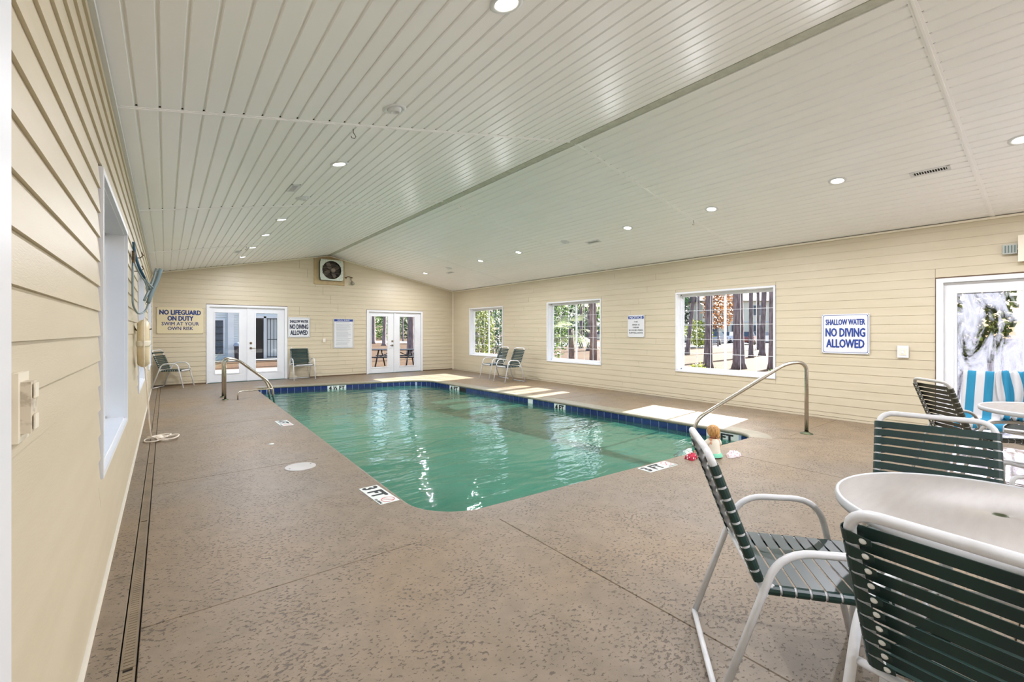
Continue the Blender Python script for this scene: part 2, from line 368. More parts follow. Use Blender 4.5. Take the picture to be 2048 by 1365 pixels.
# ------------------------------------------------------------------ walls with siding
COURSE = .125; Z0 = 1.348-.125*11   # bottom line of the first course
def clip(poly, a, b, c):
    """keep a*s+b*z<=c"""
    out = []
    for i, p in enumerate(poly):
        q = poly[(i+1) % len(poly)]; fp = a*p[0]+b*p[1]-c; fq = a*q[0]+b*q[1]-c
        if fp <= 1e-9: out.append(p)
        if (fp < -1e-9 and fq > 1e-9) or (fp > 1e-9 and fq < -1e-9):
            t = fp/(fp-fq); out.append((p[0]+t*(q[0]-p[0]), p[1]+t*(q[1]-p[1])))
    return out
def siding_wall(root, s0, s1, P, openings, tops, splits=(), lip=.013):
    """P(s, z, d) -> point, d = distance in front of the wall; tops: list of (a, b, c) half planes."""
    zt = max(c for (_, _, c) in tops) if tops else EAVE
    k = 0; z = Z0; top_all = RIDGE if len(tops) > 1 else EAVE
    while z < top_all:
        za, zb = max(z, .034), z+COURSE
        if zb < .034: z += COURSE; continue
        cuts = {s0, s1}
        for (a, b, c0, c1) in openings:
            if c0 < zb and c1 > za: cuts |= {max(a, s0), min(b, s1)}
        for sp in splits:
            jit = ((int(round(z*1000))*37) % 11-5)*.22
            if s0+.5 < sp+jit < s1-.5 and not any(a-.3 < sp+jit < b+.3 for (a, b, _, _) in openings): cuts.add(sp+jit)
        cs = sorted(cuts)
        for a, b in zip(cs, cs[1:]):
            if b-a < .02: continue
            m_ = (a+b)/2; lo, hi = za, zb; pieces = [(lo, hi)]
            for (oa, ob, c0, c1) in openings:
                if oa-1e-6 <= m_ <= ob+1e-6:
                    new = []
                    for (l, h_) in pieces:
                        if c1 <= l or c0 >= h_: new.append((l, h_)); continue
                        if c0 > l+.006: new.append((l, c0))
                        if c1 < h_-.006: new.append((c1, h_))
                    pieces = new
            for (l, h_) in pieces:
                g = .002
                poly = [(a+g, l), (b-g, l), (b-g, h_), (a+g, h_)]
                for t in tops: poly = clip(poly, *t)
                if len(poly) < 3 or max(p[1] for p in poly)-min(p[1] for p in poly) < .008: continue
                def D(zz): return lip-(lip-.0025)*(zz-z)/COURSE
                mb = MB(); n = len(poly)
                mb.add([P(p[0], p[1], D(p[1])) for p in poly]+[P(p[0], p[1], .001) for p in poly],
                       [tuple(range(n))]+[(i, i+n, (i+1) % n+n, (i+1) % n) for i in range(n)])
                # fold line of the double course
                mb.build('siding_board', M_SIDING, root)
        z += COURSE
def backing(s0, s1, zb, top, openings, P, thick=.2):
    """solid wall body with openings; P(s,z,d) with d negative = behind the face."""
    mb = MB(); xs = sorted({s0, s1} | {o[0] for o in openings} | {o[1] for o in openings})
    def bx(a, b, l, h_):
        if b-a < 1e-4 or h_-l < 1e-4: return
        c = [P(a, l, 0), P(b, l, 0), P(b, h_, 0), P(a, h_, 0), P(a, l, -thick), P(b, l, -thick), P(b, h_, -thick), P(a, h_, -thick)]
        mb.add(c, [(0, 1, 2, 3), (7, 6, 5, 4), (4, 5, 1, 0), (5, 6, 2, 1), (6, 7, 3, 2), (7, 4, 0, 3)])
    for a, b in zip(xs, xs[1:]):
        m_ = (a+b)/2; l = zb
        for (oa, ob, c0, c1) in sorted(openings, key=lambda o: o[2]):
            if oa <= m_ <= ob: bx(a, b, l, c0); l = c1
        bx(a, b, l, top)
    return mb
WIN_Y = [(3.32, 5.16), (7.2, 9.07), (11.15, 13.02)]
WZR = (.585, 2.135); WZL = (.64, 2.19)
WIN_YL = [(3.13, 4.98), (7.1, 8.97), (11.1, 12.97)]
op_left = [(a, b, *WZL) for a, b in WIN_YL]+[(-1.0, 1.295, -.2, 2.2)]
op_right = [(a, b, *WZR) for a, b in WIN_Y]+[(-.66, 1.25, -.2, 2.07)]
op_far = [(.87, 2.76, -.2, 2.07), (5.11, 7.03, -.2, 2.05)]
wl = backing(YB, YF, -.15, EAVE, op_left[:3], lambda s, z, d: (XL-.0+d, s, z)).build('wall_left', M_BACK); tag(wl, kind='structure')
wr = backing(YB, YF, -.15, EAVE, op_right, lambda s, z, d: (XR-d, s, z)).build('wall_right', M_BACK); tag(wr, kind='structure')
mbf = backing(XL-.2, XR+.2, -.15, EAVE, op_far, lambda s, z, d: (s, YF-d, z))
mbf.prism([(XL-.2, EAVE), (XR+.2, EAVE), (XR+.2, ceil_z(XR)-.0), (RX, RIDGE+.02), (XL-.2, EAVE)], 'y', YF, YF+.2)
wf = mbf.build('wall_far', M_BACK); tag(wf, kind='structure')
BACKOPS = [(.3, 2.5, -.2, 2.2), (2.9, 5.1, -.2, 2.2), (5.5, 7.7, -.2, 2.2)]  # unseen glass openings, added to let bounced daylight reach the ceiling
mbb = backing(XL-.2, XR+.2, -.15, EAVE, BACKOPS, lambda s, z, d: (s, YB+d, z))
mbb.prism([(XL-.2, EAVE), (XR+.2, EAVE), (RX, RIDGE+.02)], 'y', YB-.2, YB)
wbk = mbb.build('wall_back', M_SIDING); tag(wbk, kind='structure')
def grow(ops, g): return [(a-g, b+g, c-g, d+g) for a, b, c, d in ops]
siding_wall(wl, YB, YF, lambda s, z, d: (XL+d, s, z), grow(op_left, .045), [(0, 1, EAVE-.03)], (0., 6.4, 10.2))
siding_wall(wr, .0-.66, YF, lambda s, z, d: (XR-d, s, z), grow(op_right, .031), [(0, 1, EAVE-.03)], (6.1, 10.1), .008)
sl, sr = (RIDGE-EAVE)/(RX-XL), (RIDGE-EAVE)/(XR-RX)
siding_wall(wf, XL, XR, lambda s, z, d: (s, YF-d, z), grow(op_far, .024), [(-sl, 1, EAVE-sl*XL-.03), (sr, 1, EAVE+sr*XR-.03)], (3.1, 4.2), .011)
# white J-trims where walls meet ceiling, corner posts, starter strips
tr = MB().box((XL, YB, EAVE-.035), (XL+.03, YF, EAVE-.008)).build('trim_1', M_WHITE); tag(tr, kind='structure')
tr = MB().box((XR-.03, YB, EAVE-.035), (XR, YF, EAVE-.008)).build('trim_2', M_TRIM); tag(tr, kind='structure')
def rake(x0, z0, x1, z1, name):
    mb = MB(); v = [(x0, YF-.03, z0-.035), (x1, YF-.03, z1-.035), (x1, YF-.03, z1-.005), (x0, YF-.03, z0-.005)]
    mb.add(v+[(a, YF, c) for a, _, c in v], [(0, 1, 2, 3), (4, 7, 6, 5), (0, 4, 5, 1), (3, 2, 6, 7)]); tag(mb.build(name, M_TRIM), kind='structure')
rake(XL, EAVE, RX, RIDGE, 'trim_3'); rake(RX, RIDGE, XR, EAVE, 'trim_4')
for i, (x, y) in enumerate(((XL+.012, YF-.012), (XR-.012, YF-.012))):
    tag(MB().box((x-.018, y-.018, 0), (x+.018, y+.018, EAVE-.03)).build('trim_%d' % (5+i), M_TRIM), kind='structure')
tag(MB().box((XL, 1.30, .0), (XL+.021, YF, .020)).build('baseboard_left', mat('starter_strip', (226, 220, 204), .5)), kind='structure')
tag(MB().box((XR-.012, 1.34, .0), (XR, YF, .028)).build('baseboard_right', M_SIDING), kind='structure')

# ------------------------------------------------------------------ ceiling
roof = MB()
roof.prism([(XL-.5, ceil_z(XL)-.5*sl+.012), (RX, RIDGE+.012), (RX, RIDGE+.2), (XL-.5, EAVE-.5*sl+.2)], 'y', YB-.4, YF+.4)
roof.prism([(RX, RIDGE+.012), (XR+.3, ceil_z(XR)-.3*sr+.012), (XR+.3, EAVE-.3*sr+.2), (RX, RIDGE+.2)], 'y', YB-.4, YF+.4)
ceiling = roof.build('ceiling', M_CEILBACK); tag(ceiling, kind='structure')
def slat_prof(x0, x1, top=.012):
    pts = [(x0+.004, top), (x0+.009, 0), (x1-.013, 0), (x1-.004, top)]
    return [(x, ceil_z(x)+t) for x, t in pts]
ybays = [YB]+SEAMS+[YF]
NL = 34; dxl = (RX-.05-XL)/NL; dxr = (XR-RX-.05)/NL
stuffm = MB()
for bi in range(5):
    y0, y1 = ybays[bi]+.012, ybays[bi+1]-.012
    for side in (0, 1):
        for k in range(NL):
            if side == 0: x0, x1 = XL+k*dxl, XL+(k+1)*dxl
            else: x0, x1 = RX+.05+k*dxr, RX+.05+(k+1)*dxr
            if bi == 4 or (bi == 0 and side == 0):
                stuffm.prism(slat_prof(x0, x1), 'y', y0, y1)
            else:
                MB().prism(slat_prof(x0, x1), 'y', y0, y1).build('soffit_panel', M_CEIL, ceiling)
tag(stuffm.build('soffit_panels_distant', M_CEIL, ceiling), kind='stuff')
for yy in SEAMS:
    for (xa, xb) in ((XL, RX-.04), (RX+.04, XR)):
        hw_ = .036; v = [(xa, yy-hw_, ceil_z(xa)+.0100), (xb, yy-hw_, ceil_z(xb)+.0100), (xb, yy+hw_, ceil_z(xb)+.0100), (xa, yy+hw_, ceil_z(xa)+.0100)]
        MB().add(v+[(a, b, c+.0015) for a, b, c in v], [(3, 2, 1, 0), (4, 5, 6, 7), (0, 1, 5, 4), (1, 2, 6, 5), (2, 3, 7, 6), (3, 0, 4, 7)]).build('seam_shade_strip', M_DARK, ceiling)  # dark strip standing in for shade in the open groove ends
        mb = MB(); w = .024
        for (wa, ta, tb) in ((w, -.004, .006), (.008, -.009, -.004)):
            v = [(xa, yy-wa, ceil_z(xa)+ta), (xb, yy-wa, ceil_z(xb)+ta), (xb, yy+wa, ceil_z(xb)+ta), (xa, yy+wa, ceil_z(xa)+ta)]
            mb.add(v+[(a, b, c+tb-ta) for a, b, c in v], [(3, 2, 1, 0), (4, 5, 6, 7), (0, 1, 5, 4), (1, 2, 6, 5), (2, 3, 7, 6), (3, 0, 4, 7)])
        mb.build('seam_trim', M_CEIL, ceiling)
MB().prism([(RX-.055, ceil_z(RX-.055)-.004), (RX+.055, ceil_z(RX+.055)-.004), (RX+.05, RIDGE+.02), (RX-.05, RIDGE+.02)], 'y', YB, YF).build('ridge_cap', M_RIDGE, ceiling)
MB().prism([(RX+.058, ceil_z(RX+.058)-.012), (RX+.078, ceil_z(RX+.078)-.012), (RX+.078, ceil_z(RX+.078)+.008), (RX+.058, ceil_z(RX+.058)+.008)], 'y', YB, YF).build('ridge_trim', M_CEIL, ceiling)

# ------------------------------------------------------------------ pool outline
QA, QB, QC, QD = Vector((1.53, 2.93)), Vector((6.2, 2.687)), Vector((5.86, 11.6)), Vector((1.73, 12.53))
QUAD = [QA, QB, QC, QD]; RAD = [.45, .28, .75, .3]
def outline(off):
    """rounded quad moved outwards by off; list of (pt, side index or corner)"""
    lines = []
    for i in range(4):
        p, q = QUAD[i], QUAD[(i+1) % 4]; d = (q-p).normalized(); n = Vector((d.y, -d.x)); lines.append((p+n*off, d))
    def inter(l1, l2):
        (p, d), (q, e) = l1, l2; t = ((q-p).x*e.y-(q-p).y*e.x)/(d.x*e.y-d.y*e.x); return p+d*t
    cor = [inter(lines[i-1], lines[i]) for i in range(4)]
    pts = []
    for i in range(4):
        r = max(RAD[i]+off, .02); c = cor[i]; a = -lines[i-1][1]; b = lines[i][1]
        ang = a.angle(b); t = r/math.tan(ang/2); pa, pb = c+a*t, c+b*t
        cen = pa+(lines[i-1][1].yx*Vector((-1, 1)))*r
        a0 = math.atan2(*(pa-cen).yx); a1 = math.atan2(*(pb-cen).yx)
        while a1 < a0: a1 += 2*PI
        for k in range(9):
            th = a0+(a1-a0)*k/8; pts.append((cen+Vector((math.cos(th), math.sin(th)))*r, i, k))
    return pts, cor
WZ = -.14
inner, _ = outline(0.0)
CW = .27
outer, ocor = outline(CW)
n = len(inner)
# floor: coping ring + slabs
floor = empty('floor', kind='structure')
mb = MB()
# profile: outer at z0, flat to the lip, rounded nose, underside
prof = [(CW, 0.0), (.03, 0.0), (.012, -.004), (.002, -.014), (0., -.03), (.012, -.045), (.05, -.05)]
rings = [outline(o)[0] for o, _ in prof]
for (rg, (o, z)) in zip(rings, prof):
    mb.v += [(p[0].x, p[0].y, z) for p in rg]
for j in range(len(prof)-1):
    for i in range(n):
        i2 = (i+1) % n
        side_deck = inner[i][1] in (3, 0) and not (inner[i][1] == 3 and inner[i][2] < 4) or (inner[i][1] == 1 and inner[i][2] < 2)
        if inner[i][1] == 0 and inner[i][2] == 8: side_deck = True
        mb.f.append((j*n+i, j*n+i2, (j+1)*n+i2, (j+1)*n+i)); mb.mi.append(1 if side_deck else 0); mb.sm.append(j > 0)
base = len(mb.v); mb.v += [(c.x, c.y, 0) for c in ocor]
for i in range(n):
    if outer[i][2] < 8: mb.f.append((base+outer[i][1], (i+1) % n, i)); mb.mi.append(1); mb.sm.append(False)
coping = mb.build('coping', [M_COPING, M_DECK], floor)
A_, B_, C_, D_ = [Vector((c.x, c.y)) for c in ocor]
def on_coping(p, q):
    c = [A_, B_, C_, D_]
    for k in range(4):
        a, b = c[k], c[(k+1) % 4]; d = (b-a).normalized()
        if abs(d.x*(p-a).y-d.y*(p-a).x) < .004 and abs(d.x*(q-a).y-d.y*(q-a).x) < .004: return True
    return False
def inset(poly, gaps):
    n_ = len(poly); out = []
    ar = sum(poly[i].x*poly[(i+1) % n_].y-poly[(i+1) % n_].x*poly[i].y for i in range(n_))
    sg = 1 if ar > 0 else -1
    L_ = []
    for i in range(n_):
        d = (poly[(i+1) % n_]-poly[i]).normalized(); nn = Vector((-d.y, d.x))*sg; L_.append((poly[i]+nn*gaps[i], d))
    for i in range(n_):
        (p, d), (q, e) = L_[i-1], L_[i]; cr_ = d.x*e.y-d.y*e.x
        if abs(cr_) < 1e-5: out.append(q)
        else: t = ((q-p).x*e.y-(q-p).y*e.x)/cr_; out.append(p+d*t)
    return out
def slab(poly):
    poly = [Vector(p) for p in poly]; m_ = len(poly)
    gp = [0 if on_coping(poly[i], poly[(i+1) % m_]) else .0018 for i in range(m_)]
    q = inset(poly, gp); q2 = inset(poly, [g*2.6 for g in gp])
    mb = MB()
    mb.add([(p.x, p.y, 0) for p in q2]+[(p.x, p.y, -.004) for p in q]+[(p.x, p.y, -.1) for p in q],
           [tuple(range(m_))]+[(i, i+m_, (i+1) % m_+m_, (i+1) % m_) for i in range(m_)]+[(i+m_, i+2*m_, (i+1) % m_+2*m_, (i+1) % m_+m_) for i in range(m_)])
    a = Vector((*q2[0], 0)); b = Vector((*q2[1], 0)); c_ = Vector((*q2[2], 0))
    if (b-a).cross(c_-b).z < 0: mb.f = [f[::-1] for f in mb.f]
    return mb.build('deck_slab', M_DECK, floor)
def xa(y): t = (y-A_.y)/(D_.y-A_.y); return A_.x+t*(D_.x-A_.x)
def xb_(y): t = (y-B_.y)/(C_.y-B_.y); return B_.x+t*(C_.x-B_.x)
DX0, DX1 = -.150, -.092
MB().box((-.3, YB, -.14), (8.3, A_.y-.2, -.095)).build('slab_joint_bed', mat('joint_bed_grey', (64, 56, 48), .9), floor)  # dark bed seen through the open joints between slabs
ys = [A_.y, 5.1, 7.9, 10.6, D_.y]
for y0, y1 in zip(ys, ys[1:]): slab([(DX1, y0), (xa(y0), y0), (xa(y1), y1), (DX1, y1)])
slab([(DX1, D_.y), tuple(D_), (2.9, D_.y+(C_.y-D_.y)*(2.9-D_.x)/(C_.x-D_.x)), (2.9, YF), (DX1, YF)])
yq = lambda x: D_.y+(C_.y-D_.y)*(x-D_.x)/(C_.x-D_.x)
slab([(2.9, yq(2.9)), tuple(C_), (C_.x, YF), (2.9, YF)])
slab([tuple(C_), (XR, C_.y), (XR, YF), (C_.x, YF)])
ysr = [B_.y, 4.3, 6.6, 9.1, C_.y]
for y0, y1 in zip(ysr, ysr[1:]): slab([(xb_(y0), y0), (XR, y0), (XR, y1), (xb_(y1), y1)])
yn = lambda x: A_.y+(B_.y-A_.y)*(x-A_.x)/(B_.x-A_.x)
slab([(DX1, .6), (1.93, .6), (1.93, yn(1.93)), tuple(A_), (DX1, A_.y)])
slab([(1.93, .2), (5.0, .2), (5.0, yn(5.0)), (1.93, yn(1.93))])
slab([(5.0, .2), (XR, .2), (XR, B_.y), tuple(B_), (5.0, yn(5.0))])
slab([(DX1, YB), (1.93, YB), (1.93, .6), (DX1, .6)]); slab([(1.93, YB), (5.0, YB), (5.0, .2), (1.93, .2)]); slab([(5.0, YB), (XR, YB), (XR, .2), (5.0, .2)])
for y0, y1 in zip([YB, .6, 3.3, 6.1, 9.0, 11.6], [.6, 3.3, 6.1, 9.0, 11.6, YF]): slab([(XL, y0), (DX0, y0), (DX0, y1), (XL, y1)])
# trench drain with slots
dr = empty('trench_drain', (DX0, 0, 0), label='narrow tan slotted drain strip along the deck beside the long siding wall', cat='drain')
mb = MB().box((.002, YB, -.03), (DX1-DX0-.002, YF, -.012)); mb.build('channel', M_DARK, dr)
for y0, y1 in zip([YB, .6, 2.4, 4.2, 6.0, 7.8, 9.6, 11.4], [.6, 2.4, 4.2, 6.0, 7.8, 9.6, 11.4, YF]):
    mb = MB(); W_ = DX1-DX0; mb.box((.004, y0+.002, -.012), (.013, y1-.002, -.004)); mb.box((W_-.013, y0+.002, -.012), (W_-.004, y1-.002, -.004))
    y = y0+.004
    if y0 < 6:
        while y < y1-.02: mb.box((.013, y, -.012), (W_-.013, y+.019, -.0045)); y += .0225
    else: mb.box((.013, y0+.004, -.012), (W_-.013, y1-.004, -.0055))
    mb.build('grate_section', M_DRAIN, dr)

# ------------------------------------------------------------------ pool
pool = empty('swimming_pool', (3.8, 7.3, 0), label='long rectangular indoor pool with cobalt blue waterline tiles and green water', cat='pool')
pl = Vector((3.8, 7.3, 0))
PD = -.78
wi, _ = outline(.02)
mb = MB(); m_ = len(wi)
mb.add([(p.x-pl.x, p.y-pl.y, -.045) for p, _, _ in wi]+[(p.x-pl.x, p.y-pl.y, -.2) for p, _, _ in wi], [(i, (i+1) % m_, (i+1) % m_+m_, i+m_) for i in range(m_)], 0)
mb.build('waterline_grout', M_GROUT, pool)
mb = MB()
wi2 = outline(-.06)[0]
mb.add([(p.x-pl.x, p.y-pl.y, -.2) for p, _, _ in wi]+[(p.x-pl.x, p.y-pl.y, PD+.12) for p, _, _ in wi]+[(p.x-pl.x, p.y-pl.y, PD) for p, _, _ in wi2],
       [(i, (i+1) % m_, (i+1) % m_+m_, i+m_) for i in range(m_)]+[(i+m_, (i+1) % m_+m_, (i+1) % m_+2*m_, i+2*m_) for i in range(m_)]+[tuple(range(2*m_, 3*m_))], 0, True)
mb.build('basin', M_PLASTER, pool)
tile_me = MB(); tw, tt = .148, .006
tile_me.add([(-tw/2, 0, -tw/2), (tw/2, 0, -tw/2), (tw/2, 0, tw/2), (-tw/2, 0, tw/2), (-tw/2+.004, tt, -tw/2+.004), (tw/2-.004, tt, -tw/2+.004), (tw/2-.004, tt, tw/2-.004), (-tw/2+.004, tt, tw/2-.004)],
            [(4, 7, 6, 5), (0, 4, 5, 1), (1, 5, 6, 2), (2, 6, 7, 3), (3, 7, 4, 0)])
tile_mesh = tile_me.mesh('tile', M_TILE)
narrow = MB()
white_mesh = tile_me.mesh('marker_tile', M_TILEW)
# walk the outline
pts = [p for p, _, _ in wi]; segs = []; tot = 0
for i in range(m_):
    d = (pts[(i+1) % m_]-pts[i]).length; segs.append((tot, d, i)); tot += d
nt_ = int(tot/.1535); step = tot/nt_
markers = {'4½ FT far': [], 'a': [], 'b': [], 'c': [], 'blank': []}
mark_spots = []
for k in range(nt_):
    s_ = (k+.5)*step
    for (t0, d, i) in segs:
        if t0 <= s_ < t0+d: break
    u = (s_-t0)/d; p = pts[i].lerp(pts[(i+1) % m_], u); dd = (pts[(i+1) % m_]-pts[i]).normalized()
    rz = math.atan2(dd.y, dd.x)
    on_right = p.x > 5.7 and p.y < 11.0; on_far = p.y > 11.4 and 2. < p.x < 5.3
    white = False; skip = False
    if on_right and (9.93 < p.y < 10.36 or 6.10 < p.y < 6.47 or 7.1 < p.y < 7.26 or 2.97 < p.y < 3.38): white = True
    if on_right and 9.62 < p.y < 9.93: skip = True
    if on_far and 3.36 < p.x < 3.84: white = True
    if skip: mark_spots.append(('skim', p, rz)); continue
    o = link('marker_tile' if white else 'tile', white_mesh if white else tile_mesh, pool, (p.x-pl.x, p.y-pl.y, -.122), (0, 0, rz))
    if white: mark_spots.append(('w', p, rz))
# skimmer mouth
sk = [m__ for m__ in mark_spots if m__[0] == 'skim']
if sk:
    c = sum((m__[1] for m__ in sk), Vector((0, 0)))/len(sk)
    MB().box((-.15, .001, -.05), (.15, .004, .07)).build('skimmer_opening', M_DARK, pool, (c.x-pl.x, c.y-pl.y, -.122), (0, 0, sk[0][2]))
def wall_text(txt, sel, w, h):
    q = [m__ for m__ in mark_spots if m__[0] == 'w' and sel(m__[1])]
    if not q: return
    c = sum((m__[1] for m__ in q), Vector((0, 0)))/len(q); rz = q[0][2]
    mb = MB(); put_text(mb, txt, 0, 0, w, h, .08)
    # readable from inside the pool: right = -tangent, up = z
    r = Vector((-math.cos(rz), -math.sin(rz), 0)); nrm = Vector((-math.sin(rz), math.cos(rz), 0))
    Mx = frame_matrix((c.x-pl.x+nrm.x*.009, c.y-pl.y+nrm.y*.009, -.112), r, (0, 0, 1))
    me = mb.mesh('depth_lettering', M_BLACK); me.transform(Mx); link('depth_lettering', me, pool)
wall_text('4 ½ FT', lambda p: p.y > 11.3, .38, .09)
wall_text('4 FT', lambda p: p.x > 5.5 and p.y > 9.5, .34, .09)
wall_text('4 FT', lambda p: p.x > 5.5 and 6 < p.y < 6.6, .22, .09)
wall_text('3 FT', lambda p: p.x > 5.5 and p.y < 3.6, .3, .09)
# water surface with real ripples
gx, gy = 60, 120
wv, wfc = [], []
ol = outline(.018)[0]; poly = [p for p, _, _ in ol]
cen = sum(poly, Vector((0, 0)))/len(poly)
def ripple(x, y):
    return (.0035*math.sin(2.3*x+1.1*y+.6*math.sin(1.7*y))+.003*math.sin(3.1*y-1.3*x+.8*math.sin(1.3*x+2))+.0015*math.sin(7*y+2.4*x+math.sin(3*x))+.001*math.sin(9.5*x-4.3*y+math.sin(2.2*y)))
NR = 26; DN = 16
fine = []
for i in range(m_):
    a, b = poly[i], poly[(i+1) % m_]; q = max(1, int((b-a).length/.12))
    for k in range(q): fine.append(a.lerp(b, k/q))
# grid by blending the quad: bilinear map of the rounded outline is awkward, so use concentric shrink rings
F = len(fine)
for j in range(NR):
    t = j/(NR-1)*.995
    for p in fine:
        q = p.lerp(Vector((cen.x+(p.x-cen.x)*.02, cen.y+(p.y-cen.y)*.45)), t)
        amp = min(1, j/3)
        wv.append((q.x, q.y, WZ+ripple(q.x, q.y)*amp))
for j in range(NR-1):
    for i in range(F): wfc.append((j*F+i, j*F+(i+1) % F, (j+1)*F+(i+1) % F, (j+1)*F+i))
wfc.append(tuple((NR-1)*F+i for i in range(F)))
mb = MB().add(wv, wfc, 0, True)
tag(mb.build('pool_water', M_WATER), 'murky green rippled water filling the indoor pool', 'water')

# ------------------------------------------------------------------ windows
def make_window(name, side, y0, y1, z0, z1):
    """built in local coords: x = depth outwards, y = along, z; mirrored by side"""
    root = empty(name, ((XR if side > 0 else XL), 0, 0), kind='structure'); S = side
    def bx(mb, xa_, ya, za, xb2, yb, zb): mb.box((min(S*xa_, S*xb2), ya, za), (max(S*xa_, S*xb2), yb, zb)); return mb
    d = .115
    mb = MB()
    bx(mb, -.022, y0-.028, z0, .0, y0+.004, z1-.004); bx(mb, -.022, y1-.004, z0, .0, y1+.028, z1-.004)
    bx(mb, -.022, y0-.028, z1-.004, .0, y1+.028, z1+.028); bx(mb, -.022, y0-.028, z0-.028, .0, y1+.028, z0)
    mb.build('casing', M_WHITE, root)
    for nm, a in (('jamb', (0, y0, z0, .2, y0+.012, z1)), ('jamb', (0, y1-.012, z0, .2, y1, z1)), ('head', (0, y0, z1-.012, .2, y1, z1)), ('sill', (-.0, y0, z0, .2, y1, z0+.012))):
        bx(MB(), *a).build(nm, M_WHITE, root)
    fy0, fy1, fz0, fz1 = y0+.012, y1-.012, z0+.012, z1-.012
    fr = .022
    mb = MB(); bx(mb, d, fy0, fz0, d+.06, fy0+fr, fz1); bx(mb, d, fy1-fr, fz0, d+.06, fy1, fz1); bx(mb, d, fy0, fz1-fr, d+.06, fy1, fz1); bx(mb, d, fy0, fz0, d+.06, fy1, fz0+fr)
    mb.build('window_frame', M_WHITE, root)
    ym = (fy0+fy1)/2
    for q, (a, b) in enumerate(((fy0+fr, ym+.016), (ym-.016, fy1-fr))):
        dd = d+.008+q*.022; sr_ = .03
        mb = MB(); za, zb = fz0+fr, fz1-fr
        bx(mb, dd, a, za, dd+.02, a+sr_, zb); bx(mb, dd, b-sr_, za, dd+.02, b, zb); bx(mb, dd, a+sr_, zb-sr_, dd+.02, b-sr_, zb); bx(mb, dd, a+sr_, za, dd+.02, b-sr_, za+sr_)
        sash = mb.build('sash', M_WHITE, root)
        bx(MB(), dd+.008, a+sr_, za+sr_, dd+.012, b-sr_, zb-sr_).build('pane', M_GLASS, sash)
        for c in range(1, 3):
            yy = a+sr_+(b-a-2*sr_)*c/3; bx(MB(), dd+.002, yy-.004, za+sr_, dd+.008, yy+.004, zb-sr_).build('muntin', M_WHITE, sash)
        for c in range(1, 5):
            zz = za+sr_+(zb-za-2*sr_)*c/5; bx(MB(), dd+.003, a+sr_, zz-.004, dd+.0075, b-sr_, zz+.004).build('muntin', M_WHITE, sash)
    return root
k = 1
for a, b in WIN_YL: make_window('window_%d' % k, -1, a, b, *WZL); k += 1
for a, b in WIN_Y: make_window('window_%d' % k, 1, a, b, *WZR); k += 1

# ------------------------------------------------------------------ French doors; local: x along, y outward, z up
def french(name, mx, x0, x1, zt, glassz, gl_x, knob_x, mull, haze=False, knob_dir=1):
    root = empty(name, kind='structure'); root.matrix_world = mx
    f = .05
    mb = MB(); mb.box((x0-.02, -.028, 0), (x0+f, .14, zt-.045)); mb.box((x1-f, -.028, 0), (x1+.02, .14, zt-.045)); mb.box((x0-.02, -.028, zt-.045), (x1+.02, .14, zt+.012))
    mb.build('door_frame', M_WHITE, root)
    MB().box((x0, -.03, -.0), (x1, .15, .018)).build('threshold', M_GALVD, root)
    MB().box((mull-.026, .0, .018), (mull+.026, .045, zt-.045)).build('astragal', M_WHITE, root)
    for (a, b), (ga, gb) in zip(((x0+f, mull), (mull, x1-f)), gl_x):
        lf = MB(); y0, y1 = .03, .075; za, zb = glassz
        lf.box((a+.003, y0, .02), (ga, y1, zt-.048)); lf.box((gb, y0, .02), (b-.003, y1, zt-.048)); lf.box((ga, y0, .02), (gb, y1, za)); lf.box((ga, y0, zb), (gb, y1, zt-.048))
        leaf = lf.build('door_leaf', M_WHITE, root)
        bd = MB(); w = .022
        for (p, q) in (((ga-w, y0-.012, za-w), (ga, y0, zb+w)), ((gb, y0-.012, za-w), (gb+w, y0, zb+w)), ((ga, y0-.012, zb), (gb, y0, zb+w)), ((ga, y0-.012, za-w), (gb, y0, za))): bd.box(p, q)
        bd.build('glazing_bead', M_WHITE, leaf)
        MB().box((ga, .05, za), (gb, .055, zb)).build('pane', M_HAZE if haze and a < mull-.3 else M_GLASS, leaf)
    if knob_x is not None:
        kb = MB(); R90 = Matrix.Rotation(PI/2, 4, 'X')
        for z in (1.05, .91):
            kb.lathe([(0, .028), (.018, .028), (.03, .012), (.032, 0)], (knob_x, .03, z), 16, M=R90)
        kb.tube(bend([(knob_x, .0, .91), (knob_x, -.03, .91), (knob_x+.10*knob_dir, -.032, .905)], .015), .008)
        kb.build('door_handle', mat('brass_dark', (120, 104, 80), .35, .9), root)
    return root
I_far = Matrix.Translation((0, YF, 0))
french('door_1', I_far, .87, 2.76, 2.07, (.25, 1.88), [(1.045, 1.59), (1.99, 2.53)], 1.87, 1.802, knob_dir=1)
french('door_2', I_far, 5.11, 7.03, 2.05, (.21, 1.865), [(5.265, 5.81), (6.23, 6.765)], 5.965, 6.04, knob_dir=-1)
M_r = Matrix(((0, 1, 0, XR), (-1, 0, 0, 0), (0, 0, 1, 0), (0, 0, 0, 1)))     # local x -> -Y, local y -> +X
french('door_3', M_r, -1.25, .66, 2.07, (.25, 1.875), [(-1.075, -.50), (-.12, .45)], None, -.30, haze=True)
